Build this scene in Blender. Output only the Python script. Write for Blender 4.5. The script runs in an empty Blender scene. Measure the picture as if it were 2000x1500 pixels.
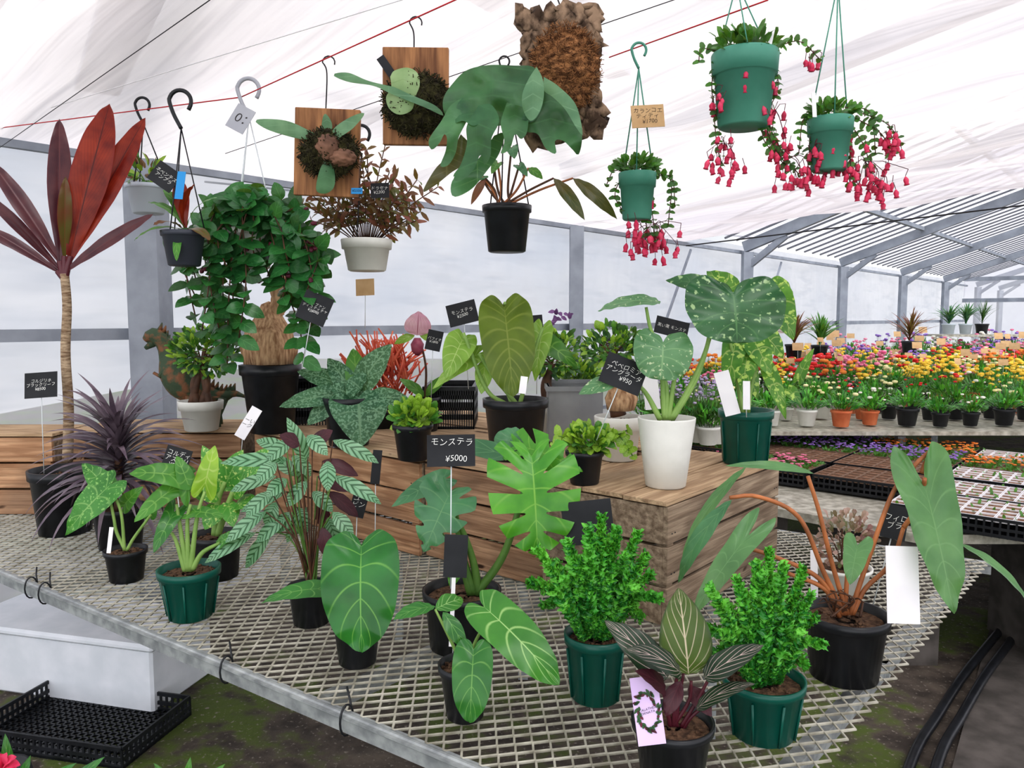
import bpy,bmesh,math,random
from mathutils import Vector as V, Matrix, noise
from mathutils.geometry import delaunay_2d_cdt
R=random.Random(5)
sin,cos,pi=math.sin,math.cos,math.pi
U=R.uniform
SC=bpy.context.scene
CZ=1.5;F=1500.;PT=math.atan(130/1500)
CAM=V((0,0,CZ))
def ray(u,v):
    a=(u-1000)/F;b=(750-v)/F
    return V((a,cos(PT)+b*sin(PT),-sin(PT)+b*cos(PT)))
def D(u,v,y): d=ray(u,v); return CAM+d*(y/d.y)
def G(u,v,z): d=ray(u,v); return CAM+d*((z-CZ)/d.z)
def mpp(v,y): return y/ray(0,v).y/F
# ---------- materials
def lin(c):
    r=[]
    for x in c[:3]:
        x=x/255.; r.append(x/12.92 if x<=.04045 else ((x+.055)/1.055)**2.4)
    return (r[0],r[1],r[2],1)
class N:
    def __init__(s,name):
        s.mat=bpy.data.materials.new(name); s.mat.use_nodes=True; s.t=s.mat.node_tree; s.t.nodes.clear()
        s.out=s.t.nodes.new('ShaderNodeOutputMaterial')
    def n(s,typ,ins=None,**pr):
        nd=s.t.nodes.new('ShaderNode'+typ)
        for k,x in pr.items(): setattr(nd,k,x)
        for k,x in (ins or {}).items(): s.set(nd,k,x)
        return nd
    def set(s,nd,k,x):
        if isinstance(x,bpy.types.NodeSocket): s.t.links.new(x,nd.inputs[k])
        else: nd.inputs[k].default_value=x
    def m(s,op,a,b=0.):
        return s.n('Math',{0:a,1:b},operation=op).outputs[0]
    def mr(s,x,a,b,c=0.,d=1.):
        return s.n('MapRange',{0:x,1:a,2:b,3:c,4:d}).outputs[0]
    def mix(s,f,a,b):
        nd=s.n('Mix',data_type='RGBA'); s.set(nd,0,f); s.set(nd,6,a); s.set(nd,7,b); return nd.outputs[2]
    def noise(s,sc,st=(1,1,1),det=3,co='Object',rot=(0,0,0)):
        tc=s.n('TexCoord').outputs[co]; mp=s.n('Mapping',{0:tc,2:rot}).outputs[0]; mp=s.n('Mapping',{0:mp,3:st}).outputs[0]
        return s.n('TexNoise',{'Vector':mp,'Scale':sc,'Detail':det}).outputs[0]
    def fin(s,sh): s.t.links.new(sh,s.out.inputs[0]); return s.mat
def mat(name,c1,c2=None,sc=8,st=(1,1,1),rough=.6,bump=0,metal=0,tr=0,lo=.35,hi=.65,det=4,spec=.4):
    g=N(name); col=lin(c1); p=g.n('BsdfPrincipled',{'Roughness':rough,'Metallic':metal,'Specular IOR Level':spec})
    if c2 is not None or bump:
        nz=g.noise(sc,st,det)
        col=g.mix(g.mr(nz,lo,hi),lin(c1),lin(c2 or c1))
        if bump: g.set(p,'Normal',g.n('Bump',{'Height':nz,'Strength':bump,'Distance':.01}).outputs[0])
    g.set(p,'Base Color',col)
    if tr:
        t=g.n('BsdfTranslucent'); g.set(t,0,col); mx=g.n('MixShader',{0:tr,1:p.outputs[0],2:t.outputs[0]}); return g.fin(mx.outputs[0])
    return g.fin(p.outputs[0])
def woodmat(name,c1,c2,c3):
    g=N(name); a=g.noise(9,(.35,7,7),7); b=g.noise(3,(1,1.6,1.6),4); tc=g.n('TexCoord').outputs['Object']; mp=g.n('Mapping',{0:tc,3:(.6,9,9)}).outputs[0]
    wv_=g.n('TexWave',{'Vector':mp,'Scale':2.2,'Distortion':9.,'Detail':3.,'Detail Scale':1.2}).outputs[0]
    col=g.mix(g.mr(a,.3,.7),lin(c1),lin(c2)); col=g.mix(g.m('MULTIPLY',g.mr(wv_,.55,.95),.55),col,lin(c2)); col=g.mix(g.mr(b,.5,.7,0,.7),col,lin(c3))
    k=g.noise(7,(1,2.5,2.5),2); col=g.mix(g.mr(k,.70,.76),col,lin((60,42,32)))
    p=g.n('BsdfPrincipled',{'Roughness':.9,'Specular IOR Level':.15}); g.set(p,'Base Color',col); g.set(p,'Normal',g.n('Bump',{'Height':a,'Strength':.7,'Distance':.01}).outputs[0]); return g.fin(p.outputs[0])
LK=.9
def leafmat(name,c1,c2,vein,n=9,k=1.5,w=.15,mid=.05,vs=.8,speck=None,ss=60,th=.55,rough=.34,tr=.26,edge=None):
    c1=[x*LK for x in c1]; c2=[x*LK*1.03 for x in c2]; vein=[x*.94 for x in vein]
    g=N(name); uv=g.n('TexCoord').outputs['UV']; sp=g.n('SeparateXYZ',{0:uv}); u=sp.outputs[0]; v=sp.outputs[1]
    a=g.m('ABSOLUTE',g.m('SUBTRACT',g.m('MULTIPLY',u,2.),1.))
    mm=g.mr(a,mid*.4,mid*1.3,1.,0.)
    ph=g.m('SUBTRACT',g.m('MULTIPLY',v,float(n)),g.m('MULTIPLY',a,float(k)))
    f=g.m('MULTIPLY',g.m('ABSOLUTE',g.m('SUBTRACT',g.m('FRACT',ph),.5)),2.)
    vm=g.mr(f,1-w-.1,1-w*.4,0.,vs)
    if w<.25: vm=g.m('MULTIPLY',vm,g.mr(a,.5,1.,1.,.35))
    mask=g.m('MAXIMUM',mm,vm)
    nz=g.noise(14,(1,1,1),4)
    col=g.mix(g.mr(nz,.35,.65),lin(c1),lin(c2))
    if speck: col=g.mix(g.mr(g.noise(ss,(1,1,1),2),th,th+.05),col,lin(speck))
    col=g.mix(mask,col,lin(vein))
    if edge: col=g.mix(g.mr(a,.86,.98),col,lin(edge))
    p=g.n('BsdfPrincipled',{'Roughness':rough,'Specular IOR Level':.45}); g.set(p,'Base Color',col)
    h=g.m('ADD',mask,g.m('MULTIPLY',nz,.6))
    g.set(p,'Normal',g.n('Bump',{'Height':h,'Strength':-.7,'Distance':.006}).outputs[0])
    t=g.n('BsdfTranslucent'); g.set(t,0,g.mix(.45,col,lin((184,216,60))) if not edge else col); mx=g.n('MixShader',{0:tr*.8,1:p.outputs[0],2:t.outputs[0]})
    return g.fin(mx.outputs[0])
def filmmat(name,st,lo=.12,hi=.5,c=(240,238,242),c2=(206,204,214),sc=2.,rot=(0,0,0),fine=None,bs=.6,fk=.97):
    g=N(name)
    nz=g.noise(sc,st,3,rot=rot); nz2=g.noise(.7,(1,1,1),3)
    f=g.m('ADD',g.mr(nz,.3,.7,lo,hi),g.mr(nz2,.3,.7,-.08,.08))
    col=g.mix(g.mr(nz,.28,.7),lin(c),lin(c2))
    h=nz
    if fine:
        n3=g.noise(fine[0],fine[1],2,rot=rot); col=g.mix(g.mr(n3,.5,.75),col,lin([x*fk for x in c2])); h=g.m('ADD',nz,g.m('MULTIPLY',n3,.4))
    d=g.n('BsdfDiffuse'); g.set(d,0,col); t=g.n('BsdfTranslucent'); g.set(t,0,col)
    b=g.n('Bump',{'Height':h,'Strength':bs,'Distance':.06}).outputs[0]; g.set(d,'Normal',b); g.set(t,'Normal',b)
    gl=g.n('BsdfGlossy',{'Roughness':.3}); g.set(gl,'Normal',b)
    m1=g.n('MixShader',{0:.75,1:d.outputs[0],2:t.outputs[0]}); m2=g.n('MixShader',{0:.05,1:m1.outputs[0],2:gl.outputs[0]})
    tp=g.n('BsdfTransparent',{0:lin((248,248,252))}); m3=g.n('MixShader',{1:m2.outputs[0],2:tp.outputs[0]}); g.set(m3,0,f)
    return g.fin(m3.outputs[0])
# ---------- mesh builder
def cat(pts,n,dim=None):
    P=[V(p) for p in pts]; o=[]; m=len(P)-1; K=10
    for i in range(m):
        a=P[i-1] if i else P[0]*2-P[1]; b=P[i]; c=P[i+1]; d=P[i+2] if i+2<=m else P[m]*2-P[m-1]
        for j in range(K):
            t=j/K; o.append(.5*((2*b)+(c-a)*t+(2*a-5*b+4*c-d)*t*t+(3*b-a-3*c+d)*t**3))
    o.append(P[-1]); L=[0]
    for i in range(1,len(o)): L.append(L[-1]+(o[i]-o[i-1]).length)
    r=[];j=0
    for i in range(n+1):
        s=L[-1]*i/n
        while j<len(L)-2 and L[j+1]<s: j+=1
        q=(s-L[j])/max(1e-9,L[j+1]-L[j]); r.append(o[j].lerp(o[j+1],min(1,q)))
    return r
SH={
'ovate':[(0,0),(.5,.05),(.88,.18),(1,.36),(.86,.6),(.5,.82),(.2,.94),(0,1)],
'lance':[(0,0),(.45,.1),(.9,.3),(1,.45),(.8,.7),(.35,.9),(0,1)],
'strap':[(.22,0),(.4,.1),(.8,.32),(1,.52),(.85,.75),(.4,.93),(0,1)],
'blade':[(.8,0),(1,.25),(.8,.6),(.4,.85),(0,1)],
'heart':[(0,0),(.15,-.1),(.5,-.17),(.85,-.07),(1,.12),(.93,.34),(.68,.6),(.35,.83),(.1,.96),(0,1)],
'lheart':[(0,0),(.15,-.1),(.5,-.15),(.85,-.06),(1,.1),(1,.35),(.9,.6),(.62,.82),(.25,.95),(0,1)],
'arrow':[(0,0),(.25,-.2),(.6,-.33),(.9,-.22),(.92,0),(.8,.2),(.72,.45),(.5,.72),(.2,.92),(0,1)],
'round':[(0,0),(.2,-.14),(.6,-.17),(.93,0),(1,.3),(.88,.62),(.55,.86),(.15,.98),(0,1.02)],
'disc':[(0,0),(.15,-.2),(.5,-.36),(.85,-.24),(1,.08),(.98,.45),(.82,.75),(.5,.95),(.2,1.),(0,1.03)]}
SH['spoon']=[(.3,0),(.25,.2),(.7,.5),(1,.75),(.8,.95),(0,1)]
class MB:
    def __init__(s): s.v=[];s.f=[];s.uv=[];s.mi=[]
    def add(s,vs,fs,uv=None,mi=0):
        o=len(s.v); s.v+=[V(x) for x in vs]; s.uv+=(uv or [(0,0)]*len(vs)); s.f+=[tuple(i+o for i in f) for f in fs]; s.mi+=[mi]*len(fs)
    def tube(s,pts,r,seg=8,mi=0):
        P=[V(p) for p in pts]; n=len(P); rr=r if isinstance(r,(list,tuple)) else [r]*n
        if len(rr)==2 and n>2: rr=[rr[0]+(rr[1]-rr[0])*i/(n-1) for i in range(n)]
        vs=[];up=None
        for i in range(n):
            t=(P[min(i+1,n-1)]-P[max(i-1,0)]); t=t.normalized() if t.length>1e-9 else V((0,0,1))
            if up is None: up=t.orthogonal().normalized()
            a=(up-t*up.dot(t)); a=a.normalized() if a.length>1e-6 else t.orthogonal().normalized(); up=a; b=t.cross(a)
            for k in range(seg): q=2*pi*k/seg; vs.append(P[i]+(a*cos(q)+b*sin(q))*rr[i])
        fs=[(i*seg+k,i*seg+(k+1)%seg,(i+1)*seg+(k+1)%seg,(i+1)*seg+k) for i in range(n-1) for k in range(seg)]
        fs+=[tuple(range(seg))[::-1],tuple((n-1)*seg+k for k in range(seg))]
        s.add(vs,fs,None,mi)
    def lathe(s,c,pr,seg=32,mi=0,mod=None):
        c=V(c);vs=[]
        for i,(r,z) in enumerate(pr):
            for k in range(seg):
                q=2*pi*k/seg; rr=r*(mod(q,i) if mod else 1); vs.append(c+V((cos(q)*rr,sin(q)*rr,z)))
        fs=[(i*seg+k,i*seg+(k+1)%seg,(i+1)*seg+(k+1)%seg,(i+1)*seg+k) for i in range(len(pr)-1) for k in range(seg)]
        s.add(vs,fs,None,mi)
    def box(s,c,sz,M=None,mi=0):
        c=V(c); M=M or Matrix.Identity(3)
        vs=[c+M@V((x*sz[0]/2,y*sz[1]/2,z*sz[2]/2)) for x in(-1,1) for y in(-1,1) for z in(-1,1)]
        s.add(vs,[(0,1,3,2),(4,6,7,5),(0,4,5,1),(2,3,7,6),(0,2,6,4),(1,5,7,3)],None,mi)
    def leaf(s,B,T,w,sh='ovate',bulge=.12,nrm=None,fold=.12,wave=0.,nx=3,ny=14,mi=0,notch=0,nd=.5,wf=5):
        B=V(B);T=V(T);L=(T-B).length
        if L<1e-6: return
        nn=V(nrm) if nrm is not None else ((CAM-B).normalized()*.9+V((0,0,.5)))
        t0=(T-B)/L; nn=nn-t0*nn.dot(t0); nn=nn.normalized() if nn.length>1e-5 else t0.orthogonal().normalized()
        C=(B+T)/2+nn*bulge*L*1.6; hw=w/2
        out=cat([(a,b,0) for a,b in SH[sh]],ny)
        vs=[];uv=[]
        ph=U(0,6)
        for i,E in enumerate(out):
            f=i/ny; my=f**1.25 if sh in('heart','lheart','arrow','round','disc') else E.y
            my=min(1,max(0,my)); g=1.
            if notch and .14<f<.92:
                q=abs(((f*notch)%1)-.5)
                if q<.17: g=nd+(1-nd)*(1-(1-(q/.17)**2)**.5)
            for j in range(-nx,nx+1):
                a=abs(j)/nx*g; x=E.x*a*(1 if j>0 else -1)*hw; yy=my*(1-a)+E.y*a
                yc=min(1,max(0,yy))
                p=B*(1-yc)**2+C*2*yc*(1-yc)+T*yc*yc; tg=((C-B)*(1-yc)+(T-C)*yc).normalized()
                if yy<0: p=p+tg*(yy*L)
                W=tg.cross(nn).normalized(); n2=W.cross(tg)
                h=fold*abs(x)*(1-.5*a)+wave*hw*a*a*sin(f*wf*2*pi+ph+(1.3 if j>0 else 0))
                vs.append(p+W*x+n2*h); uv.append((.5+.5*a*(1 if j>0 else -1),f))
        c=2*nx+1
        s.add(vs,[(i*c+j,i*c+j+1,(i+1)*c+j+1,(i+1)*c+j) for i in range(ny) for j in range(c-1)],uv,mi)
    def obj(s,name,mats,parent=None,smooth=True,loc=None,thick=0):
        me=bpy.data.meshes.new(name); o0=WL[parent.name] if parent else (V(loc) if loc is not None else V((0,0,0)))
        me.from_pydata([tuple(p-o0) for p in s.v],[],s.f)
        ul=me.uv_layers.new(name='UVMap'); li=[0]*len(me.loops); me.loops.foreach_get('vertex_index',li)
        ul.data.foreach_set('uv',[c for i in li for c in s.uv[i]])
        me.polygons.foreach_set('material_index',s.mi); me.polygons.foreach_set('use_smooth',[smooth]*len(s.f))
        for m in (mats if isinstance(mats,(list,tuple)) else [mats]): me.materials.append(m)
        o=bpy.data.objects.new(name,me); SC.collection.objects.link(o)
        if parent: o.parent=parent; WL[o.name]=o0
        else: o.location=o0; WL[o.name]=o0
        if thick: md=o.modifiers.new('t','SOLIDIFY'); md.thickness=thick; md.offset=0
        me.update(); return o
WL={}
def lab(o,label,cat_,group=None,kind=None):
    if label:o['label']=label
    if cat_:o['category']=cat_
    if group:o['group']=group
    if kind:o['kind']=kind
    return o
def thing(name,label,cat_,loc,group=None):
    o=bpy.data.objects.new(name,None); o.empty_display_size=.02; SC.collection.objects.link(o); o.location=V(loc); WL[o.name]=V(loc)
    return lab(o,label,cat_,group)
def dup(root,loc,rz=0,sc=1):
    n=root.copy(); SC.collection.objects.link(n); n.location=loc; n.rotation_euler=(0,0,rz); n.scale=(sc,sc,sc)
    for c in root.children:
        k=c.copy(); k.parent=n; SC.collection.objects.link(k)
    return n
# ---------- palette
m_black=mat('black_plastic',(22,24,28),(34,36,41),20,rough=.35)
m_greenpot=mat('green_plastic',(4,80,68),(10,92,78),10,rough=.33)
m_teal=mat('teal_plastic',(74,140,120),(86,152,132),10,rough=.5)
m_whitepot=mat('white_plastic',(228,228,222),(214,214,208),10,rough=.5)
m_terra=mat('terracotta',(204,110,70),(220,132,90),14,rough=.8)
m_soil=mat('soil',(66,46,34),(120,92,70),90,rough=.95,bump=1)
m_gal=mat('galvanised',(168,172,172),(128,132,134),30,rough=.5,metal=.2)
m_mesh=mat('mesh_metal',(196,193,180),(148,144,130),25,rough=.5,metal=.15)
m_steel=mat('painted_steel',(156,162,172),(134,140,150),6,rough=.6)
m_wood=woodmat('crate_wood',(188,154,124),(124,94,72),(112,94,80)); m_woodg=woodmat('weathered_wood',(176,158,136),(116,98,82),(100,88,76))
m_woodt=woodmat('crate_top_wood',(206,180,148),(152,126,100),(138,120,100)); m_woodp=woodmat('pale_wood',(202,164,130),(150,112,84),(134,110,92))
m_board=mat('board_wood',(172,124,82),(104,66,40),7,(8,8,.7),.7,bump=.3,lo=.35,hi=.65,det=6)
m_bark=mat('cork_bark',(152,128,106),(70,54,42),30,(1,1,.7),.95,bump=1.,lo=.42,hi=.6,det=8)
m_fib=mat('fibre_moss',(180,130,86),(98,64,38),50,(1,1,2),.95,bump=1.,lo=.4,hi=.6,det=8)
m_moss=mat('moss',(70,68,34),(40,34,22),60,rough=.95,bump=1.,det=8)
m_trunk=mat('trunk',(180,160,134),(118,94,72),30,(1,1,4),.9,bump=.6)
m_bulb=mat('bulb_skin',(204,170,134),(140,104,74),30,(3,3,.5),.85,bump=.8)
m_chalk=mat('chalk_white',(240,240,236),rough=.8)
m_ink=mat('ink',(50,46,44),rough=.8)
m_blackb=mat('black_board',(26,28,32),(38,40,44),12,rough=.7)
m_kraft=mat('kraft_card',(208,176,134),(194,160,118),20,rough=.9)
m_card=mat('white_card',(236,234,236),(226,224,228),8,rough=.7)
m_greyc=mat('grey_card',(176,178,184),(166,168,176),8,rough=.7)
m_clear=mat('clear_acrylic',(206,214,216),rough=.15,spec=.8)
m_red=mat('red_wire',(190,40,50),rough=.6); m_dark=mat('dark_wire',(40,40,44),rough=.6)
m_stem=mat('green_stem',(106,144,66),(80,120,54),20,rough=.5,tr=.1)
m_dstem=mat('dark_stem',(104,70,48),(68,46,34),20,rough=.6)
m_ostem=mat('orange_stem',(190,120,72),(136,84,52),14,rough=.5)
m_pale=mat('pale_stem',(144,174,98),(116,150,76),14,rough=.5)
# ---------- world : overcast, extra sky brightness added behind the viewer to light the interior
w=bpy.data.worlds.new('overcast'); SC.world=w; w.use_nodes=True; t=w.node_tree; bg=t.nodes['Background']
def wn(typ,**k):
    n=t.nodes.new('ShaderNode'+typ)
    for a,b in k.items(): setattr(n,a,b)
    return n
tc=wn('TexCoord'); mp=wn('Mapping'); mp.inputs[3].default_value=(1,1,3.2); nz=wn('TexNoise'); nz.inputs['Scale'].default_value=2.4; nz.inputs['Detail'].default_value=5
cr=wn('ValToRGB'); cr.color_ramp.elements[0].position=.34; cr.color_ramp.elements[0].color=(.66,.71,.79,1); cr.color_ramp.elements[1].position=.64; cr.color_ramp.elements[1].color=(1,.985,.97,1)
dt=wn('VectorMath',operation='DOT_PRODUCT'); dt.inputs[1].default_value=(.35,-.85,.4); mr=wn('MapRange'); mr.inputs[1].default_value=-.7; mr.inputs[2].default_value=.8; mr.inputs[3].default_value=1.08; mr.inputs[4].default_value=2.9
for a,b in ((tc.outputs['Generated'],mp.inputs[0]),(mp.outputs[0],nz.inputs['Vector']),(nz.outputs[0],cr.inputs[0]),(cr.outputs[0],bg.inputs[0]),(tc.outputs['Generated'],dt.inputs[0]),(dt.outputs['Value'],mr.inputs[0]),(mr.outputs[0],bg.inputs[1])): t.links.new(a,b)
SC.view_settings.view_transform='Standard'
SC.view_settings.exposure=.06; SC.view_settings.gamma=.88
ld=bpy.data.lights.new('sun','SUN'); ld.energy=2.8; ld.angle=math.radians(20); ld.color=(1,.97,.93); lo=bpy.data.objects.new('sun',ld); SC.collection.objects.link(lo); lo.rotation_euler=(math.radians(34),math.radians(20),0)
cd=bpy.data.cameras.new('camera'); cam=bpy.data.objects.new('camera',cd); SC.collection.objects.link(cam); cam.location=CAM; cam.rotation_euler=(pi/2-PT,0,0); cd.sensor_width=36; cd.lens=27; SC.camera=cam; cd.clip_start=.02
# ---------- greenhouse shell
wv=V((.655,.756,0)); nv=V((.756,-.655,0)); W0=V((-5.2,0,0))
def ST(s,t,z): p=W0+wv*s+nv*t; return V((p.x,p.y,z))
def grid(mb,fn,ns,nt_,mi=0):
    vs=[fn(i/ns,j/nt_) for i in range(ns+1) for j in range(nt_+1)]
    mb.add(vs,[(i*(nt_+1)+j,i*(nt_+1)+j+1,(i+1)*(nt_+1)+j+1,(i+1)*(nt_+1)+j) for i in range(ns) for j in range(nt_)])
g=N('ground'); n1=g.noise(1.3,(1,1,1),6); n2=g.noise(9,(1,1,1),8); n3=g.noise(60,(1,1,1),4)
c=g.mix(g.mr(n2,.35,.65),lin((56,48,42)),lin((98,88,78))); c=g.mix(g.mr(g.m('ADD',n1,g.m('MULTIPLY',n2,.6)),.8,.9),c,lin((76,90,32))); c=g.mix(g.mr(n3,.6,.7),c,lin((134,126,116)))
p=g.n('BsdfPrincipled',{'Roughness':.9}); g.set(p,'Base Color',c); g.set(p,'Normal',g.n('Bump',{'Height':n2,'Strength':.8,'Distance':.03}).outputs[0]); m_ground=g.fin(p.outputs[0])
m_conc=mat('concrete',(96,90,86),(68,64,60),10,rough=.85,bump=.4)
mb=MB(); grid(mb,lambda a,b:V((-8+a*34,-4+b*32,0)),20,20); lab(mb.obj('floor',m_ground),'dark earth ground with moss and gravel',None,kind='structure')
def bump(p,s,a): return noise.noise(p*s)*a
wr=-math.atan2(wv.y,wv.x)
mb=MB(); grid(mb,lambda a,b:(lambda s,z:ST(s,bump(V((s*2.2,z*.5,1)),1,.05)+bump(V((s*.7+z*2,z*3,4)),1,.03),z))(-1.5+a*26,b*2.34),260,24)
lab(mb.obj('wall_left',filmmat('wall_film',(.7,.1,.3),.3,.55,c=(240,241,246),c2=(208,213,225),sc=2.2,rot=(0,0,wr),fine=(3,(.6,.1,3)))),'translucent plastic film greenhouse wall',None,kind='structure')
def ceil(a,b):
    s=2.0+a*8.6; t=-.02+b*8.6  # film cut short behind the viewer, an opening added to let sky light in
    z=2.27+.075*min(t,5)-.03*max(0,t-5)
    k=sin(s*7+1.5*sin(t*.6)+2*noise.noise(V((s*1.5,t*.5,2))))
    z+=.03*abs(sin(s*1.6+.3*sin(t)))*min(1,t)+.022*k*min(1,t)*(.5+noise.noise(V((s*.8,t*.6,8))))+bump(V((s*5,t*.5,0)),1,.06)*min(1,t*2)+bump(V((s*1.2-t*.6,t*.6,5)),1.3,.1)*min(1,t)
    return ST(s,t,z)
mb=MB(); grid(mb,ceil,360,60)
m_cf=filmmat('ceiling_film',(.25,2.4,1),.12,.26,c=(232,225,223),c2=(212,205,206),rot=(0,0,math.radians(41)),fine=(6,(.07,4,1)),bs=.55,fk=.95)
lab(mb.obj('ceiling',m_cf),'wrinkled translucent white plastic film ceiling',None,kind='structure')
m_glass=filmmat('roof_sheet',(1,1,1),.45,.6,sc=1)
mb=MB()
grid(mb,lambda a,b:ST(9+a*15.5,b*4.1,2.42+.34*b*4.1),20,4); grid(mb,lambda a,b:ST(9+a*15.5,4.1+b*4.1,2.42+.34*4.1*(1-b)),20,4)
lab(mb.obj('ceiling_roof_sheet',m_glass),'pitched translucent roof sheeting',None,kind='structure')
mb=MB(); grid(mb,lambda a,b:ST(3+a*21.5,8.25,b*2.4),30,3); lab(mb.obj('wall_right',m_glass),'translucent film side wall',None,kind='structure')
mb=MB(); a=[ST(24.4,0,0),ST(24.4,8.2,0),ST(24.4,8.2,2.4),ST(24.4,4.1,3.8),ST(24.4,0,2.4)]; mb.add(a,[(0,1,2,3,4)]); lab(mb.obj('wall_far',m_glass,smooth=False),'translucent gable end wall',None,kind='structure')
def beam(name,pts,wd,label,cat_,m=None,group=None,h=None):
    mb=MB()
    for a,b in zip(pts[:-1],pts[1:]):
        a=V(a);b=V(b);d=b-a; q=d.to_track_quat('X','Z').to_matrix(); mb.box((a+b)/2,(d.length,wd,h or wd),q)
    return lab(mb.obj(name,m or m_steel,smooth=False,loc=pts[0]),label,cat_,group)
posts=[270,1095,1430,1620,1740,1825]
for k,uu in enumerate(posts+[1890,1935]):
    y=7800/(2300-uu); s=y/.756
    beam('steel_post',[ST(s,.16,0),ST(s,.16,2.24)],.11 if k else .15,'grey painted steel post of the greenhouse side wall','post',group='greenhouse side posts')
    if k>1:
        beam('steel_rafter',[ST(s,.12,2.3),ST(s,4.1,3.66)],.07,'grey steel roof truss rising from a post','beam',group='roof trusses',h=.12)
        beam('haunch_bracket',[ST(s,.2,2.1),ST(s,.6,2.4)],.05,'diagonal steel bracket joining post and truss','beam',group='haunch brackets',h=.07)
        beam('steel_rafter',[ST(s,8.1,2.3),ST(s,4.1,3.66)],.07,'grey steel roof truss rising from a post','beam',group='roof trusses',h=.12)
for s in (2.6,4.4,6.4,8.6): beam('roof_pipe',[ST(s,0,2.7),ST(s,4,3.5),ST(s,8,2.7)],.12,'grey roof beam showing through the film','beam',group='outer roof beams')
beam('roof_brace',[V((-.75,2.0,2.75)),V((-2.1,4.0,2.65))],.2,'broad grey roof brace above the ceiling film','beam',h=.04)
beam('roof_brace',[V((-.62,2.6,2.85)),V((.6,4.4,2.85))],.14,'broad grey roof brace above the ceiling film','beam',h=.04)
m_bar=mat('bar_grey',(104,106,114),rough=.6)
for s0 in range(46): 
    s=10.9+s0*.3
    beam('glazing_bar',[ST(s,0.05,2.38),ST(s,4.1,3.76)],.02,'thin grey glazing bar under the roof sheet','bar',m_bar,group='glazing bars')
for t_ in (1.2,2.4,3.5): beam('roof_purlin',[ST(10.7,t_,2.3+.34*t_),ST(24.4,t_,2.3+.34*t_)],.05,'long steel purlin under the roof','beam',group='roof purlins')
beam('eave_rail',[ST(-1,.06,2.25),ST(24.4,.06,2.25)],.035,'long grey eave rail along the side wall','rail')
beam('wall_rail',[ST(-1,.07,1.42),ST(24.4,.07,1.42)],.035,'horizontal grey rail across the film wall','rail',h=.055)
beam('wall_rail',[ST(-1,.07,.7),ST(24.4,.07,.7)],.03,'horizontal grey rail across the film wall','rail')
for s in (3.3,10.2,12.6): beam('wall_brace',[ST(s,.06,1.45),ST(s+.5,.06,2.2)],.02,'thin diagonal brace of the film wall','brace',group='wall braces')
for z in (1.9,2.4): beam('gable_rail',[ST(24.3,0,z),ST(24.3,8.2,z)],.09,'horizontal steel rail of the gable wall','rail',group='gable rails')
for t_ in (1.5,3,4.5,6): beam('gable_post',[ST(24.3,t_,0),ST(24.3,t_,3.2)],.08,'upright steel post of the gable wall','post',group='gable posts')
def wire(a,b,m=m_dark,r=.0018,label='thin dark wire under the ceiling film',sag=0):
    mb=MB(); a=V(a);b=V(b); mb.tube([a.lerp(b,i/12)-V((0,0,sag*4*(i/12)*(1-i/12))) for i in range(13)],r,6)
    lab(mb.obj('wire',m,loc=a),label,'wire')
wire(D(0,250,3.3),D(470,190,2.65),m_red,.002,'thin red hanging wire under the ceiling film'); wire(D(470,190,2.62),D(900,-5,1.95),m_red,.002,'thin red hanging wire under the ceiling film')
wire(D(1190,112,2.5),D(1500,0,1.95),m_red,.002,'thin red hanging wire under the ceiling film')
wire(D(0,288,3.3),D(410,0,1.96),r=.0014); wire(D(100,210,2.9),D(800,-5,1.93),m_card,.0014)
wire(D(400,355,4.4),D(1480,465,9.5),m_dark,.006,'black wire along the eave'); wire(D(440,300,2.9),D(1330,-5,1.94),m_dark,.0012)
wire(D(1340,480,7.8),D(2050,395,5.8),m_dark,.006,'black wire at the edge of the ceiling film')
# ---------- bench
ZB=.75; C0=V((.31,.98,0)); e1=V((-.825,.566,0)); e2=V((.66,.755,0))
bench=thing('display_bench','grey expanded-metal plant bench with galvanised edge','bench',C0)
mb=MB(); LW=.044;SW=.020; nj=int(3.3/SW); ni=int(1.78/LW*2)
def bp(a,b,z=0): return C0+e1*a+e2*b+V((0,0,ZB+z))
for j in range(nj):
    pts=[bp((j+.5)*SW+(SW*.45 if (i+j)%2 else -SW*.45),i*LW/2) for i in range(ni+1)]
    vs=[];hw=.0024
    for i,pn in enumerate(pts):
        for dy,dz in((-hw,-.0035),(-hw,-.0005),(hw,.0005),(hw,-.0025)): vs.append(pn+e1*dy+V((0,0,dz+.0005)))
    fs=[(i*4+k,i*4+(k+1)%4,i*4+4+(k+1)%4,i*4+4+k) for i in range(ni) for k in range(4)]
    mb.add(vs,fs)
mb.obj('mesh_top',m_mesh,bench,False)
for a,b,nm in((bp(-.0,-.008,-.019),bp(3.3,-.008,-.019),'edge_rail'),(bp(0,1.79,-.03),bp(3.3,1.79,-.03),'edge_rail'),(bp(.05,.9,-.05),bp(3.3,.9,-.05),'cross_rail'),(bp(.07,.06,-.05),bp(.07,1.78,-.05),'cross_rail'),(bp(.9,.06,-.05),bp(.9,1.78,-.05),'cross_rail'),(bp(2.1,.06,-.05),bp(2.1,1.78,-.05),'cross_rail')):
    mb=MB(); d=b-a; q=d.to_track_quat('X','Z').to_matrix(); mb.box((a+b)/2,(d.length,.03 if nm=='cross_rail' else .006,.036),q)
    if nm=='edge_rail': mb.tube([a+V((0,0,.014)),b+V((0,0,.014))],.008,10); mb.box((a+b)/2+V((0,0,.017)),(d.length,.026,.004),q)
    mb.obj(nm,m_gal,bench,False)
for a,b in((.8,1.6),(1.6,1.6),(2.3,1.6),(3.15,.1),(3.1,1.6)):
    mb=MB(); q=bp(a,b); mb.box((q.x,q.y,.34),(.04,.04,.68)); mb.obj('leg',m_gal,bench,False)
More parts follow.
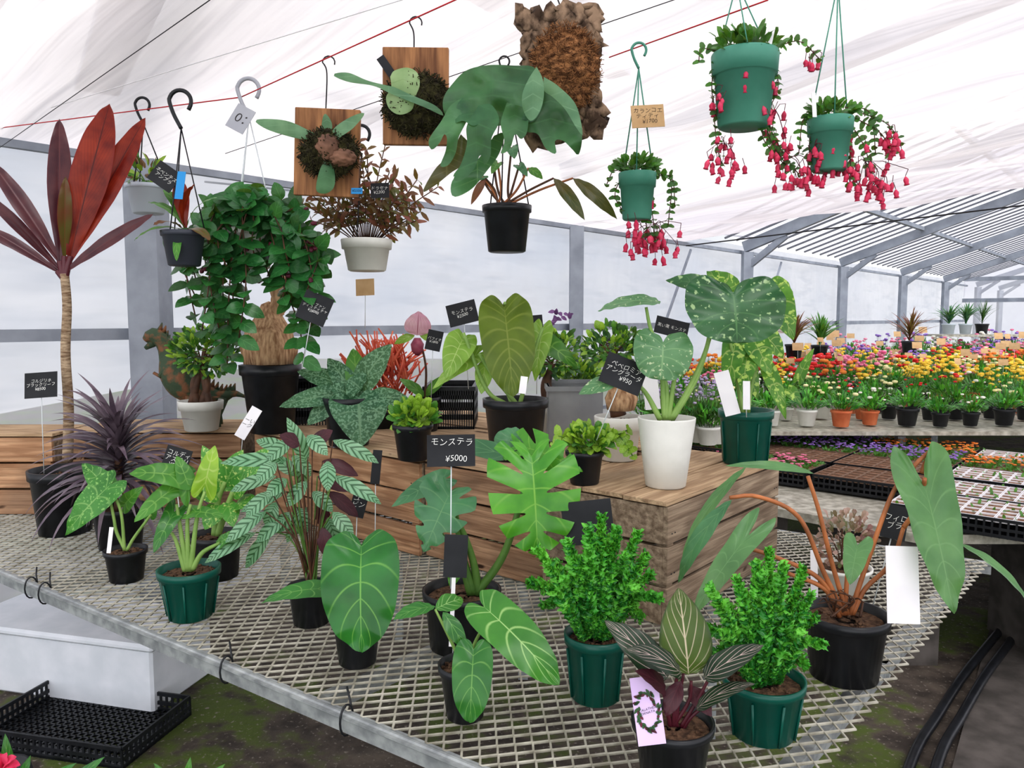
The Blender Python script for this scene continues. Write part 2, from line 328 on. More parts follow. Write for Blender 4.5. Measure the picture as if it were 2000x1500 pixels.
for a in (2.02,1.94,1.12,.75):
    c=bp(a,-.008,-.012); mb=MB(); ax=e1.cross(V((0,0,1))).normalized()
    mb.tube([c+ax*(cos(q)*.017)+V((0,0,sin(q)*.03)) for q in [i*pi/8 for i in range(17)]]+[c+ax*.02+V((0,0,.03))+e1*.012,c+ax*.03+V((0,0,.045))+e1*.03],.0022,6)
    lab(mb.obj('cable_tie',m_black,loc=c),'black cable tie looped round the bench edge','cable tie',group='cable ties')
# ---------- crates
ZC=1.062
def crate(o,ang,L,Wd,H,label,ms=(m_wood,m_woodg,m_woodt),z0=ZB,top=True):
    mb=MB(); th=.014; nr=3; hh=(H-.012)/nr
    for r in range(nr):
        z=hh*(r+.5); j=U(-.002,.002)
        mb.box((L/2,th/2+j,z),(L,th,hh-.008),Matrix.Rotation(U(-.005,.005),3,'Y'),0); mb.box((L/2,Wd-th/2,z),(L,th,hh-.005),mi=0)
        mb.box((th/2,Wd/2,z),(th,Wd-2*th-.002,hh-.008),mi=1); mb.box((L-th/2+j,Wd/2,z),(th,Wd-2*th-.002,hh-.008),mi=1)
    n=max(2,round(Wd/.11))
    for r in range(n): mb.box((L/2+U(-.003,.003),(r+.5)*Wd/n,H-.006+U(-.0015,.0015)),(L+.006,Wd/n-.005,.012),mi=2)
    for x in(th*1.8,L-th*1.8):
        for y in(th*1.6,Wd-th*1.6): mb.box((x,y,H/2-.01),(.03,.03,H-.03),mi=0)
    for x in (.02,.035,L-.035,L-.02):
        for r in range(nr): mb.tube([(x,-.001,hh*(r+.3)),(x,.002,hh*(r+.3))],.0022,6,mi=3)
    ob=mb.obj('wooden_crate',list(ms)+[m_dark],smooth=False); ob.location=(o[0],o[1],z0); ob.rotation_euler=(0,0,ang); bv=ob.modifiers.new('b','BEVEL'); bv.width=.0015
    return lab(ob,label,'crate',group='wooden display crates')
ec=V((-.765,.643,0)); wc=V((.643,.765,0)); X0=V((.374,1.80,0))
af=math.atan2(-ec.y,-ec.x)
def fr(t,d=0): return X0+ec*t+wc*d
def crt(t0,t1,d0,d1,label,ms=(m_wood,m_woodg,m_woodt),H=.312): crate(fr(t1,d0),af,t1-t0,d1-d0,H,label,ms)
# right crate: its long side runs back from the near corner, so build it turned 90 degrees
crate(X0,math.atan2(wc.y,wc.x),.70,.38,.312,'weathered wooden crate under the tall white pot',(m_woodg,m_woodg,m_woodt))
crt(.39,.86,.02,.5,'brown wooden crate in the middle of the row'); crt(.87,1.80,0,.6,'long pale brown wooden crate',(m_woodp,m_woodg,m_woodt))
crate((-1.72,2.97),0,.66,.32,.312,'brown wooden crate behind the spiky purple plant'); crate((-2.4,2.87),0,.66,.26,.312,'brown wooden crate near the film wall',(m_woodp,m_woodg,m_woodt))
crt(.45,1.1,.62,1.0,'wooden crate supporting a second row of pots'); crt(1.12,1.75,.62,1.0,'wooden crate supporting a second row of pots')
# ---------- pots and plants
def potmesh(root,c,rt,rb,h,m,style='round',name='pot',soil=True,seg=40):
    mb=MB(); e=.045*rt
    pr=[(0,0),(rb*.9,0),(rb,.003),(rb+(rt-rb)*.84,h*.84),(rt*1.0,h*.85),(rt*1.045,h*.86),(rt*1.06,h),(rt*.99,h),(rt*.93,h*.8)]
    if style=='smooth': pr=[(0,0),(rb*.9,0),(rb,.004),(rb+(rt-rb)*.5,h*.5),(rt,h*.98),(rt,h),(rt*.96,h),(rt*.93,h*.8)]
    if style=='band': pr=[(0,0),(rb*.9,0),(rb,.004),(rb+(rt-rb)*.7,h*.7),(rt*1.02,h*.7),(rt*1.06,h*.98),(rt*1.04,h),(rt*.98,h),(rt*.93,h*.8)]
    mb.lathe(c,pr,seg,mod=(lambda q,i:1+.012*(1 if sin(q*10)>.3 else 0) if 2<=i<=3 else 1) if style=='slit' else None)
    if style=='slit':
        for k in range(8):
            q=2*pi*k/8+.2; r=(rb+rt)/2*1.01; x=V(c)+V((cos(q)*r,sin(q)*r,h*.42)); M=Matrix.Rotation(q,3,'Z')@Matrix.Rotation(math.atan((rt-rb)/h),3,'Y')
            mb.box(x,(.004,.004,h*.75),M)
    po=mb.obj(name,m,root)
    if soil:
        ms=MB(); vs=[V(c)+V((0,0,h*.88))]; fs=[]
        for i in range(1,5):
            for k in range(20):
                q=2*pi*k/20; vs.append(V(c)+V((cos(q)*rt*.93*i/4,sin(q)*rt*.93*i/4,h*(.88-.02*i/4)+U(-.002,.002))))
        for k in range(20): fs.append((0,1+k,1+(k+1)%20))
        for i in range(3):
            for k in range(20): fs.append((1+i*20+k,1+i*20+(k+1)%20,21+i*20+(k+1)%20,21+i*20+k))
        ms.add(vs,fs)
        for _ in range(40):
            q=U(0,6.28);r=rt*.9*U(0,1)**.5; ms.box(V(c)+V((cos(q)*r,sin(q)*r,h*.875)),(U(.003,.007),)*3,Matrix.Rotation(U(0,3),3,'X'))
        ms.obj('soil',m_soil,root)
    return po
class P:
    def __init__(s,name,label,uc,vt,vb,w,zb,pm,taper=.74,style='round',yy=None,cat_='potted plant',group=None,soil=True):
        y0=G(uc,vb,zb).y if yy is None else yy
        m=mpp(vb,y0); rb=w*taper/2*m; s.y=y0+rb if yy is None else yy
        s.m=mpp(vt,s.y); rt=w/2*s.m; tp=D(uc,vt,s.y)
        if yy is not None and zb is None: zb=D(uc,vb,s.y).z
        s.rt=rt; s.zt=tp.z; s.zb=zb; s.x=tp.x
        s.c=V((tp.x,s.y,zb)); s.root=thing(name,label,cat_,s.c,group)
        if pm: potmesh(s.root,s.c,rt,rt*taper,s.zt-zb,pm,style,soil=soil)
    def p(s,u,v=None,d=0):
        if v is None: u,v,d=(list(u)+[0])[:3]
        return D(u,v,s.y+d)
    def stem(s,pts,r0=3,r1=2,m=None,name='stem'):
        mb=MB(); q=[s.p(a) for a in pts]; n=max(6,len(q)*5); q=cat(q,n) if len(q)>1 else q
        mb.tube(q,[s.m*(r0+(r1-r0)*i/n) for i in range(n+1)],8); return mb.obj(name,m or m_stem,s.root)
    def leaf(s,b,t,w,m,sh='ovate',name='leaf',**k):
        k.setdefault('nx',5);k.setdefault('ny',22);k.setdefault('wave',.05)
        mb=MB(); mb.leaf(s.p(b),s.p(t),w*s.m,sh,**k); return mb.obj(name,m,s.root)
    def obj(s,mb,name,m,**k): return mb.obj(name,m,s.root,**k)
def rv(): 
    while 1:
        v=V((U(-1,1),U(-1,1),U(-1,1)))
        if .05<v.length<1: return v
def bush(pl,u,v,rx,ry,n,ll,lw,mats,sh='ovate',dd=0,up=.4,stems=8,sm=None,name='foliage',base=None,shell=.35,droop=0,bulge=.15):
    mb=MB(); c=pl.p(u,v,dd); m=pl.m
    for i in range(n):
        q=rv(); 
        if q.length<shell: q=q.normalized()*U(shell,1)
        p=c+V((q.x*rx*m,q.y*rx*.8*m,q.z*ry*m)); d=(q.normalized()+rv()*.7+V((0,0,up-droop))).normalized()
        L=ll*m*U(.7,1.15); mb.leaf(p,p+d*L,lw*m*U(.8,1.1),sh,nrm=V((U(-.5,.5),U(-1,-.2),U(.3,1))),nx=1,ny=4,mi=i%len(mats),bulge=bulge)
    mb.obj(name,mats,pl.root)
    if stems:
        b=base or V((pl.x,pl.y,pl.zt-.01)); mb=MB()
        for i in range(stems):
            q=rv(); e=c+V((q.x*rx*m*.8,q.y*rx*.7*m,q.z*ry*m*.8)); k=(b+e)/2+V((0,0,.2*(e-b).length))*.5
            mb.tube(cat([b+V((U(-1,1),U(-1,1),0))*6*m,k,e],8),[2.2*m,.9*m],5)
        mb.obj('stems',sm or m_dstem,pl.root)
def vines(pl,starts,mats,step=14,ll=18,lw=14,sh='round',sm=None,r=1.2,name='foliage',skip=0.,lny=4,lnx=1):
    ml=MB();ms=MB();m=pl.m
    for pts in starts:
        q=[pl.p(a) for a in pts]; L=sum((q[i+1]-q[i]).length for i in range(len(q)-1)); n=max(3,int(L/(step*m))); c=cat(q,n); ms.tube(c,r*m,5)
        for i in range(1,n+1):
            if i<n*skip: continue
            tg=(c[i]-c[i-1]).normalized(); a0=U(0,3)
            for k in range(2):
                d=(Matrix.Rotation(a0+k*pi+U(-.4,.4),3,tg)@tg.orthogonal().normalized()+tg*.35).normalized(); l=ll*m*U(.75,1.15)
                ml.leaf(c[i],c[i]+d*l,lw*m,sh,nrm=V((d.x*.3,-1,.6))+rv()*.5,nx=lnx,ny=lny,mi=R.randrange(len(mats)),bulge=.1)
    ml.obj(name,mats,pl.root); ms.obj('stems',sm or m_stem,pl.root)
def bell(mb,p,L,r,d=V((0,0,-1)),mi=0):
    prof=[0,.45,.85,1,.9,.75,1.05]; mb.tube([p+d*L*i/6 for i in range(7)],[r*x+1e-5 for x in prof],7,mi)
# leaf mats
lm_g=leafmat('leaf_green',(52,120,44),(84,152,54),(120,170,80),7,1.2)
lm_yg=leafmat('leaf_yellowgreen',(136,184,52),(170,210,70),(184,210,110),6,1.)
lm_dk=leafmat('leaf_dark',(28,78,42),(42,100,52),(66,112,62),7,1.)
lm_anth=leafmat('anthurium_leaf',(24,104,42),(42,130,50),(124,184,84),7,1.6,.04,.022,rough=.2)
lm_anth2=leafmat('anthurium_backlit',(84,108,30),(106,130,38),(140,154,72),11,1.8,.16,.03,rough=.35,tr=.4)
lm_anth3=leafmat('anthurium_pale',(124,168,60),(154,196,84),(186,210,130),8,1.6,.08,.03)
lm_cry=leafmat('veined_leaf',(56,128,48),(78,150,56),(172,212,132),7,1.5,.09,.03,rough=.26)
lm_cryd=leafmat('veined_leaf_dark',(36,108,46),(56,130,52),(120,172,88),7,1.5,.06,.03,rough=.26)
lm_mon=leafmat('monstera_leaf',(60,144,40),(96,174,52),(130,186,76),7,1.2,.04,.02,rough=.24)
lm_monb=leafmat('monstera_bluegreen',(60,120,82),(86,146,102),(108,158,108),7,1.2,.04,.02,rough=.26)
lm_thai=leafmat('speckled_monstera',(30,86,56),(50,110,70),(80,132,82),6,1.2,.04,.025,speck=(156,184,136),ss=70,th=.61,rough=.26)
lm_thai2=leafmat('speckled_monstera_pale',(80,134,90),(106,154,110),(140,180,130),6,1.2,.05,.03,speck=(186,200,162),ss=110,th=.63)
lm_spot=leafmat('spotted_leaf',(70,148,56),(98,176,72),(142,190,100),5,1.,.05,.04,speck=(190,212,124),ss=120,th=.58)
lm_spotd=leafmat('spotted_leaf_green',(50,124,50),(72,148,60),(140,188,106),6,1.,.06,.04,speck=(136,186,102),ss=150,th=.59)
lm_cten=leafmat('striped_ctenanthe',(156,200,162),(128,180,140),(26,88,52),11,1.3,.42,.03,vs=.95,rough=.3)
lm_silv=leafmat('silver_leaf',(46,98,68),(66,118,82),(118,158,122),7,1.2,.08,.06,speck=(112,152,120),ss=130,th=.52,rough=.5)
lm_phil=leafmat('philodendron_grey',(88,138,88),(106,156,98),(116,162,106),9,1.5,.04,.025,rough=.26)
lm_stag=leafmat('staghorn',(40,92,58),(66,122,76),(66,120,76),4,.5,.03,.002,rough=.4)
lm_stagm=leafmat('staghorn_mid',(62,114,74),(88,142,94),(86,140,92),4,.5,.03,.002,rough=.4)
lm_stagl=leafmat('staghorn_pale',(96,144,108),(126,168,130),(130,170,134),4,.5,.03,.004,rough=.5)
lm_cored=leafmat('cordyline_red',(132,30,18),(176,60,30),(90,18,14),24,6,.1,.04,vs=.5,edge=(140,34,20),rough=.35,tr=.45)
lm_cord=leafmat('cordyline_dark',(76,34,46),(102,54,58),(108,52,56),24,6,.1,.05,vs=.4,edge=(98,42,52),rough=.3,tr=.25)
lm_corg=leafmat('cordyline_green',(108,104,46),(120,74,42),(136,80,50),24,6,.1,.05,vs=.4,edge=(110,40,34),rough=.3,tr=.3)
lm_purp=leafmat('purple_strap',(90,76,90),(136,120,130),(104,88,102),3,.5,.1,.05,rough=.28,edge=(108,88,102),tr=.1)
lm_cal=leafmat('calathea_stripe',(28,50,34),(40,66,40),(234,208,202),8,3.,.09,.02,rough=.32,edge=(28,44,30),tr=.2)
lm_cal2=leafmat('calathea_lit',(76,100,40),(92,116,46),(222,208,180),8,3.,.08,.035,rough=.35,edge=(60,80,40),tr=.35)  # lighter copy of the stripe leaf, its lit look put into the colour
lm_mar=leafmat('maroon_back',(70,28,40),(92,44,54),(98,48,58),8,2,.08,.04,rough=.4,edge=(58,24,36))
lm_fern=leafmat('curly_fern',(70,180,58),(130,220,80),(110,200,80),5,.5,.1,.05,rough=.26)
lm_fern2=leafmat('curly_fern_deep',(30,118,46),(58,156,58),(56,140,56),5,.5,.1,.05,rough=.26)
lm_rb=leafmat('red_brown_leaf',(146,70,60),(106,68,50),(150,86,70),5,1,.08,.05,rough=.4)
m_pink=mat('pink_flower',(210,40,88),(236,88,124),30,rough=.5,tr=.25)
m_dpurp=mat('dark_flower',(74,18,42),(106,34,54),30,rough=.5)
m_coral=mat('coral_stem',(232,108,92),(240,140,104),20,rough=.6,tr=.2)
# ===== standing: cordyline
pl=P('potted_cordyline','tall cordyline with bare trunk and red leaves, black pot',122,915,1052,116,ZB,m_black,.8)
pl.stem([(132,900),(134,800),(128,690),(131,600),(126,535)],10,8,m_trunk,'trunk')
for b,t_,w_,m,k in [((118,510),(116,232,.05),42,lm_cord,{}),((138,500),(214,203,.02),66,lm_cored,{}),((134,510),(284,230,.1),48,lm_cored,{}),((116,510),(-20,312,.02),34,lm_cord,{}),
  ((112,530),(-35,440,-.05),24,lm_cord,{}),((126,500),(128,345,-.06),26,lm_corg,{}),((128,530),(300,418,-.02),26,lm_cord,{}),((118,528),(-40,370,.1),24,lm_cord,{}),((120,530),(-20,462,.12),16,lm_cord,{})]:
    pl.stem([(126,545),((126+b[0])/2,(545+b[1])/2),b],7,5,lm_cord,'leaf_stalk'); pl.leaf(b,t_,w_,m,'strap',bulge=.04,fold=.35)
# purple dracaena
pl=P('potted_dracaena','bushy plant with drooping dark purple strap leaves in a black pot',232,988,1080,96,ZB,m_black,.8)
pl.stem([(232,1000),(232,900),(234,855)],9,7,m_dstem,'trunk')
R.seed(2); mb=MB()
for i in range(140):
    f=i/140; a=i*2.4+U(-.2,.2); b=pl.p(234,950-95*f); el=.0+1.0*f+U(-.2,.25); L=pl.m*U(140,195); d=V((cos(a)*cos(el),sin(a)*cos(el)*.75,sin(el)))
    e=b+d*L-V((0,0,L*(.2+.36*(1-f)))); mb.leaf(b,e,12*pl.m,'blade',nrm=V((0,0,1))+V((0,-.3,0)),bulge=.24 if el<.8 else .16,nx=1,ny=10,fold=.2)
pl.obj(mb,'foliage',lm_purp)
# small spotted plant
pl=P('potted_philodendron','small plant with pale mottled heart leaves in a black pot',245,1072,1143,76,ZB,m_black,.8)
for q in [[(245,1075),(228,1040),(222,1010),(210,950)],[(248,1075),(262,1050),(295,1005)],[(243,1075),(236,1000),(215,955)]]: pl.stem(q,3.5,2.5,m_pale)
pl.leaf((218,945),(128,1046,-.03),62,lm_spotd,'heart',wave=.06); pl.leaf((210,955,.03),(160,905,.05),48,lm_spotd,'heart'); pl.leaf((240,990,.04),(280,950,.05),34,lm_g,'heart'); pl.leaf((292,1008,.02),(300,960,.03),26,lm_cryd,'heart')
# alocasia green pot
pl=P('potted_alocasia','plant with upright green arrow leaves in a dark green pot',369,1108,1220,112,ZB,m_greenpot,.72,'slit')
for q in [[(366,1115),(355,1050),(345,985)],[(372,1115),(385,1010),(400,960)],[(362,1115),(345,1060),(335,1040)],[(376,1112),(395,1080),(430,1060)],[(368,1115),(366,1020),(372,985)]]: pl.stem(q,6,3,m_pale)
for b,t_,w_,m in [((350,930),(252,925,-.03),58,lm_g),((345,950),(262,1020,-.05),46,lm_g),((340,1000),(300,1080,-.06),40,lm_cryd),((372,960),(345,890,.02),44,lm_g),((400,950),(420,870,.03),50,lm_yg),((372,1000),(440,1010,-.02),34,lm_g),((430,1060),(480,1040,-.03),34,lm_spotd)]: pl.leaf(b,t_,w_,m,'arrow',wave=.05)
# dieffenbachia
pl=P('potted_dieffenbachia','plant with yellow-speckled broad leaves in a black pot',421,1042,1140,94,ZB,m_black,.85)
for q in [[(420,1045),(425,980),(440,940)],[(424,1045),(440,1000),(455,960)]]: pl.stem(q,8,5,m_pale)
for b,t_,w_ in [((435,960),(395,870),44),((440,950),(475,878),44),((450,955),(545,868),42),((455,970),(520,910,-.05),40),((430,970),(372,950,-.04),44),((460,985),(510,985,-.06),40),((430,985),(400,1035,-.07),42),((445,980),(455,1030,-.07),38),((440,960),(460,890,.05),40)]: pl.leaf(b,t_,w_,lm_spot,'ovate',wave=.05)
# ctenanthe
pl=P('potted_ctenanthe','tall plant with silver and green striped leaves in a black pot',607,1142,1230,86,ZB,m_black,.8)
R.seed(3)
ct=[(600,905,560,815),(650,860,740,905),(560,900,430,905),(560,880,500,860),(630,900,700,930),(540,930,450,960),(650,930,745,985),(560,960,470,1000),(600,940,560,990),(640,960,700,1010),(590,900,590,960),(520,1000,440,1060),(560,1010,500,1060),(600,990,560,1060),(620,980,640,1040),(500,1040,400,1100),(530,960,480,1010),(640,900,640,960),(570,860,520,900),(610,870,650,840),(580,930,530,890),(650,1000,690,1050),(600,850,640,890),(540,905,500,940),(620,930,680,960),(580,990,600,1040),(530,1040,480,1110),(560,935,520,970),(610,960,650,1000),(585,870,545,850),(570,1000,540,1040),(640,1010,660,1070),(570,890,610,930),(540,980,520,1030),(630,1030,640,1090)]
for i,(a,b,c_,d_) in enumerate(ct):
    dd=U(-.12,.1); pl.leaf((a,b,dd*.7),(c_,d_,dd),30,[lm_cten,lm_cten,lm_cten,lm_cten,lm_mar][i%5],'lance',nx=3,ny=14,bulge=.1,name='leaf')
    pl.stem([(607+U(-12,12),1150,U(-.02,.02)),((607*.6+a*.4),1050,dd*.4),(a,b,dd*.7)],2,1.2,m_dstem if i%3 else m_stem,'leaf_stalk')
# anthurium heart
pl=P('potted_anthurium','plant with a huge glossy heart-shaped leaf in a black pot',697,1205,1310,92,ZB,m_black,.78)
pl.stem([(697,1212),(700,1150,.06),(712,1085,.03),(716,1078,-.05)],4,3,m_pale); pl.stem([(690,1212),(665,1180),(645,1165)],3,2,m_pale)
pl.leaf((706,1066,-.06),(707,1274,-.12),142,lm_anth,'lheart',bulge=.08,fold=.18,nx=8,ny=36,nrm=V((0,-1,.25)),wave=.05)
pl.leaf((632,1150,-.03),(510,1178,-.06),44,lm_cryd,'heart',nrm=V((0,-.6,1)))
# monstera
pl=P('potted_monstera','monstera with split leaves in a black pot',902,1150,1288,146,ZB,m_black,.86)
for q in [[(925,1160),(900,1070),(888,980)],[(930,1160),(985,1080),(1025,950),(1040,890)],[(935,1160),(925,1100),(905,1040),(880,1000)],[(920,1160),(900,1100),(860,1040)]]: pl.stem(q,9,4,m_stem)
pl.leaf((880,960,-.02),(828,1078,-.06),118,lm_monb,'heart',notch=5,nd=.5,nx=8,ny=90,bulge=.06)
pl.leaf((870,935,.05),(765,990,.02),48,lm_monb,'heart'); pl.leaf((1038,890,-.05),(1050,1085,-.12),172,lm_mon,'round',notch=7,nd=.25,nx=8,ny=140,bulge=.08,nrm=V((.1,-1,.3)))
pl.leaf((1010,870,.03),(1138,922,-.02),88,lm_mon,'heart',notch=6,nd=.3,nx=7,ny=110); pl.leaf((1000,892,.02),(870,862,.06),40,lm_monb,'ovate',bulge=.05); pl.leaf((990,870,.06),(1010,835,.1),60,lm_monb,'heart')
pl.leaf((905,1060,.0),(880,1150,-.03),34,lm_mon,'lance')
# veined plant front
pl=P('potted_anthurium','small plant with white-veined leaves in a black pot',908,1295,1418,100,ZB,m_black,.72)
for q in [[(905,1305),(880,1250),(850,1190)],[(910,1305),(930,1250),(960,1200)],[(906,1305),(900,1270),(925,1268)]]: pl.stem(q,4,2.5,m_pale)
pl.leaf((945,1185),(1092,1338,-.08),88,lm_cry,'lheart',nx=6,ny=30,bulge=.12,nrm=V((.3,-1,.5))); pl.leaf((925,1268,-.06),(918,1413,-.1),74,lm_cryd,'lheart',nx=6,ny=30,nrm=V((0,-1,.2)))
pl.leaf((850,1185),(768,1210,-.03),38,lm_cryd,'lance',nrm=V((0,-.4,1))); pl.leaf((850,1190),(905,1170,.05),40,lm_cry,'lance'); pl.leaf((865,1195,-.02),(910,1270,-.04),32,lm_cryd,'lance')
# curly ferns
def fern(uc,vt,vb,w_,cu,cv,su,sv,label):
    pl=P('potted_fern',label,uc,vt,vb,w_,ZB,m_greenpot,.78,'slit'); m=pl.m; ml=MB();ms=MB()
    tips=[(1175,1008),(1148,1030),(1205,1035),(1245,1040),(1108,1058),(1085,1100),(1050,1072),(1036,1138),(1062,1182),(1262,1085),(1272,1122),(1288,1168),(1250,1205),(1190,1055),(1130,1090),(1222,1085),(1165,1095),(1078,1148),(1240,1148),(1108,1190),(1204,1150),(1146,1158),(1178,1195),(1215,1205),(1160,1050),(1100,1130)]
    for i,(a,b) in enumerate(tips):
        dx=a-1164; e=pl.p(cu+dx*su,cv+(b-1125)*sv,U(-.08,.07)); b0=V((pl.x+dx*.22*m,pl.y+U(-.02,.02),pl.zt-.012)); k=pl.p(cu+dx*su*.6,cv+((b-1125)*.3+30)*sv,U(-.05,.04)); L=(e-b0).length; nn=max(6,int(L/(4.*m))); q=cat([b0,k,e],nn); ms.tube(q,[1.8*m,.8*m],5)
        for j in range(1,nn+1):
            tg=(q[j]-q[j-1]).normalized(); f=j/nn; sd=tg.cross(V((U(-.4,.4),-1,U(-.3,.3)))).normalized(); wd=(.45 if f<.25 else 1)*(1 if f<.8 else 1.2-f*.45)
            for s_ in (-1,1,0):
                d=(sd*s_+tg*.3+rv()*.3+V((0,-.6 if s_==0 else -.15,0))).normalized(); l=m*U(11,17)*wd*(.8 if s_==0 else 1)
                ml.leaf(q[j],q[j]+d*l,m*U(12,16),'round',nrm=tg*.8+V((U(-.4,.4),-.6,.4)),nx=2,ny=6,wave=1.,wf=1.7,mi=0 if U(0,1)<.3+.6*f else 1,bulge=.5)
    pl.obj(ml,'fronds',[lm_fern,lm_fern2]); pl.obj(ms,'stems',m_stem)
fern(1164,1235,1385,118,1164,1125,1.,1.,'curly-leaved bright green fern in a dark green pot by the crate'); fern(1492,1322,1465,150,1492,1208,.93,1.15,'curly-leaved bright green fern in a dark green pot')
# calathea
pl=P('potted_calathea','calathea with dark pink-striped leaves in a black pot',1314,1405,1550,152,ZB,m_black,.8)
cst=mat('maroon_stem',(100,34,48),(74,26,38),20,rough=.4)
for q in [[(1320,1420),(1325,1370),(1335,1315)],[(1330,1420),(1360,1370),(1385,1325)],[(1310,1420),(1300,1370),(1290,1320)],[(1315,1420),(1318,1350),(1325,1310)],[(1330,1430),(1350,1400),(1380,1375)],[(1322,1420),(1316,1380),(1300,1350)],[(1310,1425),(1345,1370),(1350,1330)]]: pl.stem(q,4.5,3,cst)
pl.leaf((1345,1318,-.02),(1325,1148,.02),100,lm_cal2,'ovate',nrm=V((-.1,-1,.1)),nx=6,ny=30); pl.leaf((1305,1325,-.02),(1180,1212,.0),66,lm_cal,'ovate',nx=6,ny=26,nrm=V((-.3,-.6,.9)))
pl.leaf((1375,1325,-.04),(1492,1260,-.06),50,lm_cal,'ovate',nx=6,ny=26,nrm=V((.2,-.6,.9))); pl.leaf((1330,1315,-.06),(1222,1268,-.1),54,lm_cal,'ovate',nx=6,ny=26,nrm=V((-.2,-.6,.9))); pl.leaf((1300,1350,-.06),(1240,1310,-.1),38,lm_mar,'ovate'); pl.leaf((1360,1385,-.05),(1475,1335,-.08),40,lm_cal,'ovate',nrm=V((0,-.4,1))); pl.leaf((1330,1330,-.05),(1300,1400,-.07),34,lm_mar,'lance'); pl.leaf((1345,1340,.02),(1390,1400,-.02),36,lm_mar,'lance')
cardy=pl.y-pl.rt*1.25
# big philodendron
pl=P('potted_philodendron','large philodendron, orange stalks and grey-green leaves, black pot',1652,1195,1350,154,ZB,m_black,.82,yy=None)
for q in [[(1650,1200),(1610,1120),(1560,1010),(1480,970),(1425,972)],[(1655,1200),(1625,1100),(1600,1000),(1578,930)],[(1660,1200),(1700,1080),(1745,960),(1790,905),(1832,868)],[(1645,1200),(1600,1130),(1520,1090),(1460,1070)],[(1665,1200),(1690,1150),(1740,1100),(1765,1030)],[(1650,1200),(1655,1120),(1660,1070)],[(1640,1205),(1610,1150),(1540,1120)],[(1800,925),(1810,900),(1832,868)],[(1765,1030),(1800,980),(1806,935,-.04)]]: pl.stem(q,5,4,m_ostem)
for i in range(9): pl.stem([(1652+U(-30,30),1205,U(-.03,.03)),(1650+U(-40,40),1170,U(-.04,.02)),(1650+U(-55,55),1150+U(-20,30),U(-.05,.02))],2.5,1,m_dstem,'root')
ok=lm_phil
pl.leaf((1805,945,-.03),(1862,1198,-.1),112,ok,'arrow',nx=6,ny=36,nrm=V((-.2,-1,.2)),bulge=.05,fold=.4,wave=.1)
pl.leaf((1430,975,-.03),(1325,1140,.0),40,lm_monb,'lance',nrm=V((-.6,-.5,.5))); pl.leaf((1590,925,.05),(1415,910,.03),20,ok,'lance'); pl.leaf((1462,1045,-.05),(1352,1205,-.08),58,ok,'arrow',nx=5,ny=30); pl.leaf((1675,1065,-.06),(1660,1142,-.09),54,ok,'arrow'); pl.leaf((1868,1060,-.02),(2010,1180,-.1),26,ok,'lance',nrm=V((0,-.3,1)),fold=.6)
pl.leaf((1460,910,.12),(1330,1100,.1),32,lm_phil,'lance',nrm=V((-.8,-.4,.2)))
pl=P('potted_succulent','pinkish rosette succulent in a small white pot',1648,1105,1165,100,ZB,m_whitepot,.8)
bush(pl,1648,1050,52,50,190,17,10,[leafmat('sedum',(176,150,134),(206,168,160),(160,130,130),3,1,.1,.05),leafmat('sedum2',(110,130,84),(140,76,86),(160,130,130),3,1,.1,.05)],'spoon')
# ===== upper level on crates
pl=P('bonsai_tree','small bonsai with twisted trunk in a white pot',392,782,845,80,ZC,m_whitepot,.78,'band')
for q in [[(385,790),(378,750),(392,715),(380,690)],[(395,790),(405,750),(392,715),(420,690)],[(375,790),(385,745),(395,710),(400,680)],[(408,790),(398,740),(390,715)]]: pl.stem(q,9,4,m_dstem,'trunk')
bush(pl,402,685,66,46,460,14,10,[lm_g,lm_dk,lm_yg],'round',base=pl.p(392,715),stems=10)
pl=P('potted_bulb_plant','tall black pot holding a papery brown bulb with a thick stem',528,712,850,112,ZC,m_black,.74)
pl.stem([(540,660),(530,620),(548,590),(540,560),(555,540)],22,12,m_bulb,'trunk')
for i in range(14): pl.stem([(542+U(-12,12),640-i*6),(545+U(-22,22),625-i*7),(550+U(-30,30),618-i*7)],5,1.5,m_bulb,'papery_scale')
mb=MB(); cc=pl.p(528,705); mb.lathe(cc,[(0,-.02),(48*pl.m,-.01),(52*pl.m,25*pl.m),(44*pl.m,55*pl.m),(26*pl.m,85*pl.m),(14*pl.m,110*pl.m),(0,116*pl.m)],32,mod=lambda q,i:1+.07*sin(q*7+i)); pl.obj(mb,'bulb',m_bulb)
pl=P('potted_philodendron','plant with silver-veined velvety leaves in a dark pot',680,775,880,96,ZC,m_black,.8,yy=2.62)
for q in [[(680,790),(690,760),(700,740)],[(680,790),(650,770),(630,760)],[(684,790),(715,740),(730,720)],[(684,795),(700,800),(705,800)]]: pl.stem(q,5,3,m_stem)
for b,t_,w_,m in [((700,775,-.05),(705,875,-.14),112,lm_silv),((680,770),(545,795,-.05),44,lm_silv),((700,760),(765,672,.0),56,lm_silv),((680,760),(580,725,.05),44,lm_silv),((690,770),(640,700,.05),46,lm_silv),((700,780,-.03),(645,755,-.06),70,lm_silv),((715,780,-.03),(800,780,-.05),44,lm_silv),((705,760,-.04),(680,740,-.05),60,lm_silv),((660,780,-.02),(600,830,-.05),40,lm_silv),((700,770),(690,680,.1),44,lm_g)]: pl.leaf(b,t_,w_,m,'heart' if w_>60 else 'ovate',nx=5,ny=20)
pl=P('potted_peperomia','yellow-green round-leaved peperomia in a small black pot',806,828,903,76,ZC,m_black,.76)
bush(pl,812,812,42,28,170,20,17,[lm_yg,lm_yg,lm_g],'round',sm=m_stem)
pl=P('potted_peperomia','yellow-green trailing peperomia in a small black pot on the crate',1142,880,950,72,ZC,m_black,.78)
bush(pl,1150,858,46,26,150,20,17,[lm_yg,lm_yg,lm_g],'round',sm=m_stem)
